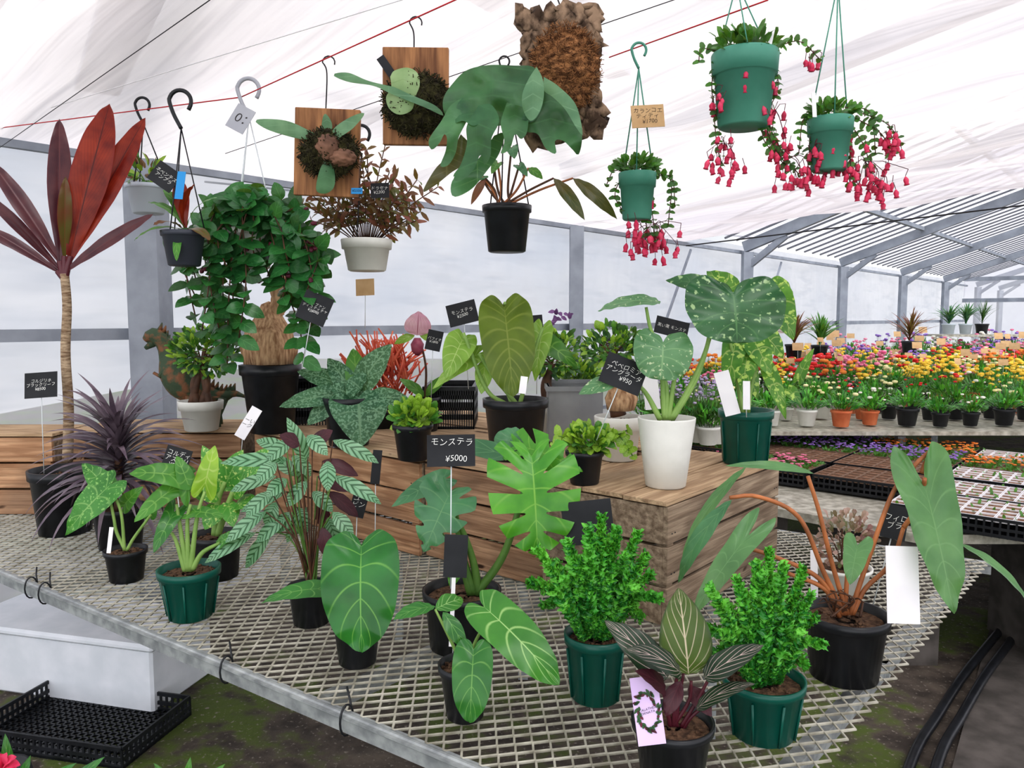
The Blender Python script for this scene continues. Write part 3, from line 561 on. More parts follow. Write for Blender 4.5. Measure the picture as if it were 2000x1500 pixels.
vines(pl,[[(1150,870),(1200,845),(1235,890)],[(1130,870),(1095,850),(1085,865)],[(1160,865),(1205,850),(1225,840)]],[lm_yg],12,20,17)
# big anthurium in tall pot
pl=P('potted_anthurium','tall black pot with large ribbed backlit heart leaf',1007,778,905,122,ZC,m_black,.8)
for q in [[(1000,790),(985,740,.05),(985,660,.06),(985,600,.04),(986,592,.0)],[(1010,790),(960,730),(935,690)],[(990,790),(950,760),(905,650)],[(1015,790),(1040,700),(1060,640)]]: pl.stem(q,4.5,3,m_pale)
pl.leaf((985,600,0),(1002,775,-.06),104,lm_anth2,'lheart',nx=8,ny=40,bulge=.06,nrm=V((.1,-1,.1))); pl.leaf((905,660,.02),(870,742,-.03),62,lm_anth3,'heart',nx=6,ny=26,bulge=.1); pl.leaf((935,690,.04),(845,760,.02),38,lm_anth3,'heart'); pl.leaf((1060,640,.06),(1045,745,.04),44,lm_anth3,'heart'); pl.leaf((1050,660,.1),(1130,720,.06),48,lm_g,'heart'); pl.leaf((950,700,.05),(940,770,.0),36,lm_anth3,'lance')
# white pot monstera
pl=P('potted_monstera','speckled round-leaved monstera in a tall white pot',1302,815,958,112,ZC,m_whitepot,.7,'smooth')
for q in [[(1308,820),(1345,760),(1380,680),(1395,600,.03),(1425,575,.01)],[(1298,820),(1290,700),(1270,640),(1262,600)],[(1300,820),(1302,760),(1290,720),(1285,680)],[(1312,820),(1360,740),(1390,650)],[(1290,820),(1255,760),(1215,745)],[(1305,820),(1320,730),(1345,690)]]: pl.stem(q,6,3,m_pale)
pl.leaf((1432,572,-.0),(1440,670,-.05),190,lm_thai,'disc',nx=8,ny=44,bulge=.05,nrm=V((0,-1,.35)),wave=.04); pl.leaf((1290,590,.0),(1168,608,.0),50,lm_thai2,'ovate',nrm=V((0,-.5,1)),nx=5,ny=24); pl.leaf((1295,668,-.02),(1290,742,-.05),112,lm_thai2,'disc',nx=6,ny=28,nrm=V((0,-1,.5)))
pl.leaf((1380,560,.08),(1300,548,.1),44,lm_thai,'heart'); pl.leaf((1215,740),(1130,770,-.02),36,lm_thai2,'lance')
# green pot variegated
pl=P('potted_pothos','variegated yellow-green leafy plant in a dark green pot',1457,800,912,100,ZC,m_greenpot,.84,'slit')
var=leafmat('variegated',(110,170,60),(50,120,46),(180,200,118),5,1,.05,.03,speck=(176,204,104),ss=60,th=.57)
for q in [[(1460,810),(1470,740),(1500,650),(1515,560)],[(1450,810),(1440,740),(1425,660)],[(1455,810),(1480,700),(1490,640)]]: pl.stem(q,5,3,m_pale)
for b,t_,w_ in [((1505,565,.05),(1550,665,.0),66),((1440,650,.03),(1418,780,-.03),48),((1425,570,.1),(1380,530,.12),60),((1470,660),(1505,735,-.04),50),((1490,650),(1530,700,0),46),((1510,560,.08),(1550,590,.1),54),((1500,720),(1535,820,-.03),32),((1460,690),(1450,770,-.05),44),((1560,740,.02),(1590,680,.03),22),((1540,760,.02),(1565,790,.0),26),((1450,700,.03),(1480,780,.0),40)]: pl.leaf(b,t_,w_,var,'heart')
# orchid
pl=P('potted_orchid','slipper orchid with a striped pink bloom in a black pot',830,775,830,60,ZC,m_black,.8,yy=2.95)
pl.stem([(830,780),(832,720),(822,668)],2.5,2,m_dstem)
orc=leafmat('orchid_petal',(226,160,194),(246,206,220),(160,56,110),1,9,.5,.03,rough=.5); 
pl.leaf((815,655,-.01),(818,608,.0),52,orc,'ovate',name='petal'); pl.leaf((810,655),(770,672,-.02),18,lm_anth3,'lance',name='petal'); pl.leaf((820,655),(862,670,-.02),18,lm_anth3,'lance',name='petal')
mb=MB(); q=pl.p(815,660,-.02); mb.tube([q,q-V((0,0,12*pl.m)),q-V((0,0,26*pl.m)),q-V((0,0,34*pl.m))],[6*pl.m,13*pl.m,11*pl.m,3*pl.m],12); pl.obj(mb,'lip',mat('orchid_lip',(120,40,70),(160,80,100),30,rough=.4))
pl.leaf((830,775),(780,740,-.03),22,lm_g,'lance'); pl.leaf((830,775),(880,730,-.03),22,lm_g,'lance')
# coral euphorbia
pl=P('potted_pencil_cactus','coral red pencil-stemmed euphorbia in a black pot',740,800,850,90,ZC,m_black,.8,yy=3.05)
mb=MB()
for i in range(110):
    b=pl.p(750+U(-50,50),U(710,800),U(-.05,.05)); d=V((U(-.7,.7),U(-.6,.6),U(.45,1.2))).normalized(); L=pl.m*U(45,85); e=b+d*L; mb.tube([b,b.lerp(e,.5)+V((0,0,.01)),e],[2.2*pl.m,1.6*pl.m],5)
    e2_=b.lerp(e,.6); mb.tube([e2_,e2_+(d+rv()*.7).normalized()*L*.4],[1.8*pl.m,1.3*pl.m],5)
pl.obj(mb,'stems',m_coral)
# caudex bonsai etc.
for (u,v,rx,ry,pv,pb,uc,w_,y,lb,pm) in [(1080,690,68,44,790,850,1075,74,2.75,'jade-like bonsai with round leaves in a white pot',m_whitepot),(1196,675,58,40,812,885,1208,90,2.35,'small-leaved bonsai with a swollen brown trunk in a white pot',m_whitepot),(1130,740,40,30,800,850,1120,60,3.0,'leafy small plant in a black pot',m_black)]:
    pl=P('bonsai_tree',lb,uc,pv,pb,w_,ZC,pm,.78,'band',yy=y); pl.stem([(uc,pv),(uc-8,pv-40),(u,v+20)],16,5,m_dstem,'trunk'); bush(pl,u,v,rx,ry,260,16,11,[lm_g,lm_dk,lm_yg],'round',base=pl.p(u,v+25))
    if w_==90:
        mb=MB(); c=pl.p(1212,785); mb.lathe(c-V((0,0,.03)),[(0,0),(26*pl.m,.005),(32*pl.m,25*pl.m),(22*pl.m,48*pl.m),(6*pl.m,60*pl.m),(0,61*pl.m)],24,mod=lambda q,i:1+.08*sin(5*q+i)); pl.obj(mb,'caudex',m_bulb)
    if w_==74:
        mb=MB()
        for _ in range(14):
            q=pl.p(1098+U(-20,20),620+U(-14,14),U(-.02,.02)); mb.leaf(q,q+rv().normalized()*14*pl.m,9*pl.m,'ovate',nx=1,ny=4)
        pl.obj(mb,'blossoms',mat('violet_flower',(96,60,110),(130,90,140),30,rough=.6))
# bins behind
def bin_(u0,u1,vt,vb,y,dp,m,name,label,cat_,slots=False):
    a=D(u0,vb,y);b=D(u1,vt,y);h=b.z-a.z;L=b.x-a.x; mb=MB(); c=V(((a.x+b.x)/2,y+dp/2,a.z)); th=.006
    mb.box(c+V((0,0,.004)),(L*.94,dp*.94,.008))
    for sy in(-1,1):
        if slots:
            for k in range(4): mb.box(c+V((0,sy*dp/2,h*(k+.5)/4)),(L,th,h*.11))
            for k in range(22): mb.box(c+V((-L/2+L*k/21,sy*dp/2,h/2)),(L*.018,th,h))
            for k in range(4): mb.box(c+V((sy*L/2,0,h*(k+.5)/4)),(th,dp,h*.11))
            for k in range(12): mb.box(c+V((sy*L/2,-dp/2+dp*k/11,h/2)),(th,.006,h))
        else: mb.box(c+V((0,sy*dp/2,h/2)),(L*.97,th,h)); mb.box(c+V((sy*L*.485,0,h/2)),(th,dp,h))
        mb.box(c+V((0,sy*(dp/2+.003),h-.008)),(L+.016,.014,.016)); mb.box(c+V((sy*L/2,0,h-.008)),(.014,dp,.016))
    return lab(mb.obj(name,m,smooth=False,loc=c),label,cat_)
bin_(1070,1178,755,862,2.6,.3,mat('grey_plastic',(160,162,166),(140,142,146),8,rough=.6),'storage_bin','grey plastic storage bin behind the potted plants','bin')
bin_(575,690,738,850,3.1,.28,m_black,'storage_bin','black slatted plastic crate behind the potted plants','bin',True)
bin_(830,925,755,850,3.0,.3,m_black,'storage_bin','black slatted plastic crate behind the potted plants','bin',True)
# dinosaur toy
y=3.1; mb=MB(); m=y/F
def dp_(u,v,d=0): return D(u,v,y+d)
q=cat([dp_(284,664),dp_(298,655),dp_(316,664),dp_(330,695),dp_(350,735),dp_(390,765),dp_(430,775),dp_(455,768),dp_(480,775)],28)
rr=[7,12,15,16,16,15,15,17,20,24,28,31,33,35,36,35,33,30,27,24,20,17,14,12,10,8,6,4,3]; mb.tube(q,[r*m for r in rr],14)
mb.tube([dp_(302,668),dp_(284,680)],[9*m,4*m],8)
for a in ((380,-.04),(425,-.04),(385,.05),(430,.05)): mb.tube([dp_(a[0],775,a[1]),dp_(a[0]-8,810,a[1]),dp_(a[0],835,a[1]),dp_(a[0]-18,842,a[1])],[18*m,12*m,8*m,7*m],8)
for a in(-.04,.04): mb.tube([dp_(328,715,a),dp_(312,735,a),dp_(300,728,a)],[7*m,5*m,3*m],6)
for i in range(3,26):
    c=q[i]; r=rr[i]*m; up=V((.35,0,1)).normalized(); mb.tube([c+up*r*.8,c+up*(r+13*m)],[6*m,1*m],5)
o=mb.obj('toy_dinosaur',mat('dinosaur_skin',(62,80,58),(128,86,58),26,(1,1,1),.7,bump=1.,lo=.48,hi=.62),loc=dp_(400,800)); lab(o,'green and brown scaly toy dinosaur standing on the crate','toy')
# ===== hanging plants
class H(P):
    def __init__(s,name,label,uc,vt,vb,w,y,pm,taper=.75,style='round',hk=None,strings=None,sm=None,hs=1.6,hm=None):
        super().__init__(name,label,uc,vt,vb,w,None,pm,taper,style,yy=y,cat_='hanging plant')
        if hk:
            mb=MB();mp_=s.m*hs; c=s.p(*hk); 
            pts=[c+V((cos(a)*14,0,sin(a)*14))*mp_ for a in [math.radians(x) for x in range(-20,181,20)]]; pts=[pts[0]+V((-3,0,-6))*mp_]+pts+[c+V((-9,0,-16))*mp_,c+V((0,0,-34))*mp_]
            mb.tube(cat(pts,28),2.6*mp_,8); mb.obj('hook',hm or m_dark,s.root); top=c+V((0,0,-34))*mp_
            mb=MB()
            for a in (0.3,2.4,4.5): e=V((s.x+cos(a)*s.rt,s.y+sin(a)*s.rt,s.zt-.004)); mb.tube([top,top.lerp(e,.5),e],1.3*s.m,6)
            mb.obj('hanger',sm or hm or m_dark,s.root)
pl=H('hanging_basket','small pale hanging pot with sparse green plant',288,362,418,78,2.9,mat('pale_blue_plastic',(196,206,216),rough=.5),hk=(278,205),hs=1.)
bush(pl,288,342,46,24,60,26,10,[lm_g,lm_yg,lm_rb],'ovate',sm=m_stem)
pl=H('hanging_bromeliad','dark hanging pot with arching green and red strap leaves',358,452,520,80,2.42,mat('dark_grey_plastic',(56,60,70),rough=.5),hk=(352,198),hs=1.5,hm=m_black)
for b,t_,w_,m in [((360,450),(262,470,-.05),26,lm_g),((362,445),(290,395,.0),28,lm_g),((362,445),(350,350,.05),30,lm_cored),((365,445),(428,385,.0),26,lm_g),((355,445),(300,440,-.08),30,lm_corg),((365,450),(410,470,-.06),24,lm_corg),((360,440),(320,370,.05),24,lm_g),((362,440),(380,360,-.05),26,lm_cored),((355,455),(345,510,-.08),16,lm_g)]: pl.leaf(b,t_,w_,m,'strap',bulge=.2,nrm=V((0,-.3,1)))
# trailing lush plant
pl=H('hanging_lipstick_plant','lush trailing dark green plant in a white hanging pot',488,448,525,96,2.6,m_whitepot,hk=(485,175),hs=1.5,hm=m_greyc,sm=m_clear)
R.seed(11); vs_=[]
def dome(dx): return 388+(dx/140)**2*70
for i in range(18):
    a=U(0,6.28); dx=cos(a)*U(10,110); dz=sin(a)*.1; vs_.append([(488+dx*.3,450,dz*.4),(488+dx*.7,dome(dx*.7)+15,dz),(488+dx,dome(dx)+U(-14,24),dz)])
for dx,ln in [(-115,150),(-104,185),(-94,120),(-84,215),(-74,150),(-62,210),(-50,160),(-40,265),(-28,110),(-16,230),(-6,100),(8,70),(18,110),(30,80),(44,120),(58,150),(70,190),(82,140),(94,235),(106,130),(118,190),(130,140),(140,100),(104,270),(-26,280),(-68,90),(62,90),(120,70)]:
    z0=U(-.12,.06) if abs(dx)>26 else U(-.12,-.07); tp_=dome(dx)+U(-8,20); bt=430+ln; sh_=1.08-.16*(ln/270)
    vs_.append([(488+max(-40,min(40,dx*.5)),446,z0*.4),(488+dx*.6,tp_,z0*.8),(488+dx*.97,tp_+32,z0),(488+dx*1.06+U(-18,18),430+ln*.5,z0*1.1),(488+dx*sh_+U(-22,26),bt,z0)])
lush=leafmat('lush_leaf',(38,104,54),(62,134,70),(80,144,82),5,1,.05,.05,rough=.24)
vines(pl,vs_,[lm_dk,lush,lush],29,42,29,'ovate',m_dstem,1.4,lny=7,lnx=2)
mb=MB()
for _ in range(34): q=pl.p(495+U(-120,130),U(400,560),U(-.14,-.04)); bell(mb,q,12*pl.m,4.5*pl.m,rv().normalized())
pl.obj(mb,'buds',m_dpurp)
pl=H('hanging_shrub','white hanging pot with an airy red-brown leaved shrub',716,468,530,94,2.75,m_whitepot,.78,'band',hk=(705,262),hs=1.2)
R.seed(4); vs_=[]
for i in range(34):
    a=-1.25+2.5*i/33; L=U(110,225); vs_.append([(716+a*20,470,0),(716+sin(a)*L*.45,470-cos(a)*L*.5,U(-.06,.06)),(716+sin(a)*L*.8+U(-10,10),470-cos(a)*L*.9,U(-.1,.1))])
vines(pl,vs_,[lm_rb,lm_rb,leafmat('redgreen',(110,120,66),(126,80,54),(120,100,70),5,1,.05,.05)],16,28,9,'lance',m_dstem,1.1,skip=.25)
# black hanging pot
pl=H('hanging_philodendron','black pot hanging with brown stalks and narrow leaves',990,402,493,92,2.35,m_black,.8,hk=(985,120),hs=.7)
R.seed(8)
lm_bt=leafmat('bronze_leaf',(62,74,48),(94,80,52),(116,106,72),8,1.5,.06,.04,rough=.3)
for x,y_,w_,m,sh in [(905,365,24,lm_monb,'arrow'),(940,310,24,lm_g,'arrow'),(1005,310,30,lm_monb,'arrow'),(885,345,28,lm_monb,'arrow'),(1060,350,18,lm_g,'lance'),(1142,430,26,lm_bt,'lance'),(1205,428,28,lm_bt,'lance'),(920,400,16,lm_rb,'lance'),(960,340,22,lm_g,'arrow'),(1030,345,22,lm_monb,'arrow')]:
    b=((990*.4+x*.6),min(y_,370)-22,0); pl.stem([(985+U(-15,15),405),((985+b[0])/2,372,0),b],2.5,2,m_dstem if U(0,1)<.6 else m_ostem); pl.leaf(b,(x,y_,-.03),w_,m,sh)
# teal kalanchoes
tl=leafmat('kalanchoe_leaf',(60,112,56),(86,136,68),(70,112,56),3,1,.05,.04,rough=.5)
def kal(uc,vt,vb,w_,y,hk,vl,fl,label,n=30):
    pl=H('hanging_kalanchoe',label,uc,vt,vb,w_,y,m_teal,.8,'band',hk=hk,hs=1.,hm=m_teal); bush(pl,uc,vt-12,w_*.55,w_*.22,130,w_*.16+6,w_*.12+4,[tl,lm_g],'round',stems=0)
    vines(pl,vl,[tl,tl,lm_g],13,14,12,'round',m_dstem,1.); mb=MB();ms=MB()
    for (u,v,ru,rv_,k) in fl:
        o0=(u,v-rv_,-.02)
        for _ in range(k):
            a=(u+R.gauss(0,ru*.6),v+R.gauss(0,rv_*.6),U(-.07,.05)); q=pl.p(a); bell(mb,q,17*pl.m*U(.8,1.2),5.2*pl.m,V((U(-.3,.3),U(-.2,.2),-1)).normalized()); b_=q+V((U(-.008,.008),0,13*pl.m)); ms.tube([q,b_],.7*pl.m,4)
            if _%4==0: ms.tube([b_,b_.lerp(pl.p(o0),.6)+V((0,0,.008)),pl.p(o0)],.7*pl.m,4)
    pl.obj(mb,'blossoms',m_pink); pl.obj(ms,'blossom_stalks',cst); return pl
kal(1245,338,430,70,2.25,(1248,98),[[(1215,345),(1200,380),(1215,410)],[(1270,340),(1310,350),(1305,440)],[(1280,345),(1312,345),(1318,400)],[(1250,340),(1265,380),(1262,440),(1268,470)],[(1220,340),(1200,330),(1185,360)],[(1240,340),(1270,400),(1280,470)]],[(1280,465,42,28,34),(1245,460,20,20,12),(1268,380,8,30,6)],'teal hanging pot of trailing kalanchoe with pink bells')
kal(1455,105,250,122,1.95,(1440,-70),[[(1400,100),(1370,95),(1365,120)],[(1400,110),(1390,170),(1400,230)],[(1500,100),(1560,80),(1600,115)],[(1510,110),(1520,170),(1500,230),(1530,300),(1560,340)],[(1490,110),(1490,180),(1500,260),(1540,330)],[(1395,230),(1400,280),(1410,320)],[(1470,100),(1465,160),(1450,200)],[(1430,105),(1435,150),(1425,190)],[(1500,230),(1490,270),(1540,330)]],[(1415,315,38,35,24),(1515,265,25,50,20),(1545,335,35,28,20),(1435,200,45,15,12),(1465,130,25,40,10),(1590,120,14,16,5),(1505,200,14,30,8),(1395,195,10,20,4)],'large teal hanging pot of kalanchoe with cascading pink bells')
kal(1622,232,335,82,1.95,(1638,-70),[[(1590,235),(1580,290),(1590,330)],[(1660,225),(1720,260),(1740,300)],[(1650,225),(1690,290),(1700,350)],[(1640,230),(1660,300),(1660,360)],[(1600,225),(1570,230),(1560,300)],[(1620,230),(1640,300),(1630,330)],[(1665,215),(1730,240),(1760,280)],[(1650,210),(1700,220),(1710,300)]],[(1590,325,30,35,20),(1690,345,45,30,34),(1740,280,22,26,16),(1650,300,26,26,16),(1720,370,18,16,8),(1640,325,26,20,12)],'teal hanging pot of kalanchoe with dense pink bells')
# staghorn boards
def sheetpoly(pl,poly,m,name='frond',dome=.1,tilt=(0,0),d0=0,step=9,thick=0,mbout=None,mi=0,rough=0,nz=14):
    pp=cat([(a,b,0) for a,b in poly]+[(poly[0][0],poly[0][1],0)],max(24,int(len(poly)*6)))[:-1]
    if rough: pp=[V((p.x+noise.noise(p*.07)*rough,p.y+noise.noise(p*.07+V((9,9,9)))*rough,0)) for p in pp]
    n=len(pp); xs=[p.x for p in pp]; ys=[p.y for p in pp]
    def ins(x,y):
        c=False
        for i in range(n):
            a=pp[i];b=pp[i-1]
            if (a.y>y)!=(b.y>y) and x<(b.x-a.x)*(y-a.y)/(b.y-a.y)+a.x: c=not c
        return c
    def dist(x,y): return min(((a.x-x)**2+(a.y-y)**2)**.5 for a in pp)
    pts=[(p.x,p.y) for p in pp]; x=min(xs)
    while x<max(xs):
        y=min(ys)
        while y<max(ys):
            if ins(x,y) and dist(x,y)>step*.5: pts.append((x+U(-1,1),y+U(-1,1)))
            y+=step
        x+=step
    r=delaunay_2d_cdt([V((a,b)) for a,b in pts],[(i,(i+1)%n) for i in range(n)],[],1,1e-4)
    cx=sum(xs)/n;cy=sum(ys)/n; vs=[];uv=[]
    for q in r[0]:
        e=dist(q.x,q.y); dd=(d0-dome*pl.m*(e**.8)*3+tilt[0]*(q.x-cx)*pl.m+tilt[1]*(q.y-cy)*pl.m+noise.noise(V((q.x*.022,q.y*.022,d0*9)))*nz*pl.m+(noise.noise(V((q.x*.12,q.y*.12,3)))*8*pl.m if rough else 0))
        vs.append(pl.p(q.x,q.y,dd)); uv.append(((q.x-min(xs))/(max(xs)-min(xs)),(q.y-min(ys))/(max(ys)-min(ys))))
    mb=mbout or MB(); mb.add(vs,[tuple(f) for f in r[2]],uv,mi)
    if mbout is None: return mb.obj(name,m,pl.root,thick=thick)
def board(pl,u0,v0,u1,v1,roll,th=.018,d=0):
    a=pl.p(u0,v0,d);b=pl.p(u1,v1,d); c=(a+b)/2; mb=MB(); mb.box(c,(abs(b.x-a.x),th,abs(b.z-a.z)),Matrix.Rotation(math.radians(roll),3,'Y')); o=mb.obj('wood_board',m_board,pl.root,False); bv=o.modifiers.new('b','BEVEL'); bv.width=.002
def blob(pl,u,v,rx,ry,dp,m,name,d=0,am=.2,n=24):
    mb=MB(); c=pl.p(u,v,d); vs=[];
    for i in range(n+1):
        for j in range(n*2):
            a=pi*i/n;b=pi*j/n; q=V((sin(a)*cos(b),sin(a)*sin(b),cos(a))); k=1+am*noise.noise(q*3+V((u,v,0)))+am*.6*noise.noise(q*9); vs.append(c+V((q.x*rx*pl.m,q.y*dp,q.z*ry*pl.m))*k)
    mb.add(vs,[(i*2*n+j,i*2*n+(j+1)%(2*n),(i+1)*2*n+(j+1)%(2*n),(i+1)*2*n+j) for i in range(n) for j in range(2*n)]); return mb.obj(name,m,pl.root)
def fuzz(pl,u,v,rx,ry,dp,m,n,L,name,d=0,r=1.):
    mb=MB(); c=pl.p(u,v,d)
    for _ in range(n):
        q=rv().normalized(); q.y=-abs(q.y); p=c+V((q.x*rx*pl.m,q.y*dp,q.z*ry*pl.m)); t=(q*.35+rv()).normalized()*L*pl.m; mb.tube([p,p+t*.5+rv()*.002,p+t],r*pl.m,3)
    mb.obj(name,m,pl.root)
def HM(name,label,u,v,y,hk,s=.8):
    pl=P(name,label,u,v,v+1,10,None,None,yy=y,cat_='mounted plant')
    if hk:
        mb=MB();mp_=pl.m; c=pl.p(hk[0],hk[1]); pts=[c+V((cos(a)*12,0,sin(a)*12))*mp_ for a in [math.radians(x) for x in range(-20,181,20)]]+[c+V((-4,0,-20))*mp_,pl.p(hk[2],hk[3])]
        mb.tube(cat(pts,24),1.4*mp_,6); mb.obj('hook',m_dark,pl.root)
    return pl
pl=HM('mounted_staghorn_fern','staghorn fern with mossy root ball on a square wooden board',640,300,2.4,(642,122,636,225))
board(pl,574,213,704,384,2.5)
blob(pl,645,300,52,42,.05,m_moss,'moss_ball',-.03); fuzz(pl,645,300,54,44,.055,m_moss,500,12,'moss_fibres',-.03)
m_bs=mat('brown_shield',(140,104,84),(96,70,58),14,rough=.8)
blob(pl,642,290,24,26,.04,m_bs,'shield_frond',-.06); blob(pl,668,308,26,16,.03,m_bs,'shield_frond',-.065)
sheetpoly(pl,[(618,262),(560,236),(500,234),(520,252),(570,268),(612,275),(622,270)],lm_stagl,d0=-.06,tilt=(.2,0)); sheetpoly(pl,[(640,275),(655,248),(690,226),(712,222),(690,250),(665,268),(650,285)],lm_stagl,d0=-.07)
sheetpoly(pl,[(634,310),(622,340),(618,372),(636,378),(652,366),(654,340),(646,312)],lm_stagm,d0=-.08); sheetpoly(pl,[(636,270),(628,250),(634,222),(648,240),(646,265)],lm_stagl,d0=-.05,name='frond')
pl=HM('mounted_staghorn_fern','staghorn fern with pale shield frond on a wooden board',812,200,2.15,(812,45,808,118))
board(pl,747,94,877,284,.6)
blob(pl,815,205,62,56,.05,m_moss,'moss_ball',-.02); fuzz(pl,815,205,64,58,.055,m_moss,600,13,'moss_fibres',-.02)
sheetpoly(pl,[(762,150),(770,138),(795,132),(815,142),(820,165),(812,188),(804,215),(780,224),(760,212),(754,190),(764,172)],leafmat('shield_pale',(150,184,124),(172,200,144),(140,170,112),4,.5,.05,.004),name='shield_frond',d0=-.07,dome=.25)
sheetpoly(pl,[(770,170),(720,158),(680,142),(650,146),(680,160),(730,168),(770,186),(830,210),(866,226),(850,206),(800,184)],lm_stagl,d0=-.1,tilt=(.1,0),nz=5)
mb=MB(); mb.box(pl.p(757,133,-.02),(16*pl.m,.003,50*pl.m),Matrix.Rotation(math.radians(-35),3,'Y')); mb.obj('label_strip',m_blackb,pl.root,False)
pl=HM('mounted_staghorn_fern','large staghorn fern on a cork slab with brown fibre',1095,120,2.05,(1098,-10,1096,22))
mb=MB(); sheetpoly(pl,[(1010,20),(1050,24),(1095,14),(1135,10),(1174,22),(1168,60),(1176,90),(1168,160),(1180,220),(1174,265),(1120,270),(1085,282),(1035,287),(1022,240),(1030,170),(1018,100),(1024,60),(1008,50)],m_bark,d0=0,step=6,mbout=mb,rough=7,dome=.04,nz=4); mb.obj('bark_slab',m_bark,pl.root,thick=.04)
blob(pl,1104,134,60,72,.045,m_fib,'fibre_mass',-.03,.22,28); fuzz(pl,1104,134,62,76,.05,m_fib,1300,15,'fibre_strands',-.03,.6)
# broad upper blade, then separate forked antler lobes at their own depths
sheetpoly(pl,[(1056,150),(1040,130),(1005,128),(955,127),(912,137),(885,162),(866,192),(868,222),(885,240),(905,236),(925,246),(950,236),(975,246),(1010,232),(1040,238),(1060,205)],lm_stag,d0=-.13,dome=.14,tilt=(-.1,-.45),nz=34,step=8)
sheetpoly(pl,[(905,190),(880,206),(862,236),(838,272),(843,292),(858,280),(868,262),(873,272),(870,296),(860,324),(876,322),(890,298),(896,268),(910,240),(922,215)],lm_stagm,d0=-.17,dome=.06,tilt=(.3,-.2),nz=26)
sheetpoly(pl,[(935,205),(912,245),(912,280),(902,316),(886,350),(904,350),(926,330),(938,302),(946,322),(958,304),(960,270),(975,235),(960,205)],lm_stag,d0=-.19,dome=.06,tilt=(-.2,-.3),nz=26)
sheetpoly(pl,[(990,200),(978,240),(985,275),(978,300),(996,290),(1006,262),(1018,272),(1030,255),(1028,215)],lm_stagm,d0=-.18,dome=.06,nz=20)
sheetpoly(pl,[(1040,180),(1018,215),(1015,250),(1030,258),(1050,262),(1066,290),(1086,300),(1084,275),(1100,275),(1118,292),(1130,302),(1137,268),(1130,222),(1108,190),(1080,162)],lm_stag,d0=-.15,dome=.1,tilt=(.1,-.35),nz=30)
sheetpoly(pl,[(1048,130),(1032,155),(1020,185),(1022,215),(1036,236),(1052,222),(1062,190),(1060,155)],lm_stagl,d0=-.24,dome=.1); sheetpoly(pl,[(900,262),(880,300),(850,330),(826,374),(850,362),(880,338),(905,320),(918,285)],lm_bt,d0=-.08); sheetpoly(pl,[(965,265),(930,315),(885,350),(885,384),(920,370),(950,335),(975,300),(985,260)],lm_monb,d0=-.09)
sheetpoly(pl,[(1062,150),(1090,168),(1125,205),(1138,262),(1126,250),(1104,214),(1080,190),(1062,176)],lm_stagl,d0=-.2)
# ===== labels
def tag(u,v,w_,h_,y,roll,lines,kind='black',stick=None,label=None,ts=.3,tilt=12,dy=0,bm=None):
    m=mpp(v,y); c=D(u,v,y); root=thing('plant_label',label or ('small black handwritten plant label on a clear stick' if kind=='black' else 'small %s plant label'%kind),'label',c)
    M=Matrix.Rotation(math.radians(roll),3,'Y')@Matrix.Rotation(math.radians(-tilt),3,'X'); W_=w_*m;H_=h_*m
    mb=MB(); mb.box(c,(W_,.0016,H_),M); mb.obj('board',bm or {'black':m_blackb,'kraft':m_kraft,'white':m_card}.get(kind,m_card),root,False)
    if lines:
        cu=bpy.data.curves.new('lt','FONT'); cu.body=lines; cu.size=H_*ts; cu.align_x='CENTER'; cu.align_y='CENTER'; cu.space_line=.95; cu.offset=-H_*ts*.012
        to=bpy.data.objects.new('lt',cu); SC.collection.objects.link(to); dg=bpy.context.evaluated_depsgraph_get(); dg.update(); me=bpy.data.meshes.new_from_object(to.evaluated_get(dg)); bpy.data.objects.remove(to)
        R_=M@Matrix.Rotation(pi/2,3,'X'); xs=[p.co.x for p in me.vertices]; k=min(1,.86*W_/max(1e-6,max(xs)-min(xs))) if xs else 1; cx=(max(xs)+min(xs))/2
        for p in me.vertices: p.co=R_@(V((p.co.x-cx+p.co.y*.1,p.co.y+.02*H_*sin(p.co.x/H_*9),0))*k+V((0,dy*H_,0)))+M@V((0,-.0016,0))
        me.materials.clear(); me.materials.append(m_chalk if kind=='black' else m_ink); to=bpy.data.objects.new('lettering',me); SC.collection.objects.link(to); to.parent=root
    if stick:
        mb=MB(); mb.tube([c+M@V((0,.002,-H_*.3)),D(stick[0],stick[1],y+.01)],.0014,6); mb.obj('stick',m_clear,root)
    return root
tag(80,752,64,50,2.55,-4,'コルジリネ\nブラックリーフ\n¥8500',stick=(86,925)); tag(615,602,58,58,2.45,22,'ブーファン\nディスティチャ\n¥28000',stick=(590,720)); tag(1218,730,84,62,1.95,22,'ペペロミア\nアングラータ\n     ¥950',stick=(1165,860),ts=.25)
tag(881,880,94,62,1.62,-1,'モンステラ\n \n     ¥5000',stick=(880,1150),ts=.27); tag(903,612,58,44,2.8,-14,'モンステラ\n¥2500',ts=.2,stick=(915,760)); tag(1048,640,26,50,2.65,-5,'ーブル\n¥3500',stick=(1048,770)); tag(1312,640,66,34,2.5,14,'黒い葉 モンステ',ts=.35,stick=(1320,760))
tag(1148,1020,98,84,1.6,-6,'',stick=(1150,1225)); tag(890,1086,46,82,1.6,2,'',stick=(884,1290)); tag(884,1180,8,160,1.58,2,'','white',label='white plastic stick label in the pot'); tag(345,898,50,48,2.2,16,'コルディ\nアステリ\n¥950',stick=(362,1100)); tag(702,980,30,60,2.0,14,'ユー\nビン',stick=(690,1200),ts=.22); tag(735,912,18,66,2.15,4,'',stick=(732,1150)); tag(1748,1020,50,66,1.62,14,'フィロ\nブラ',stick=(1700,1200),ts=.26)
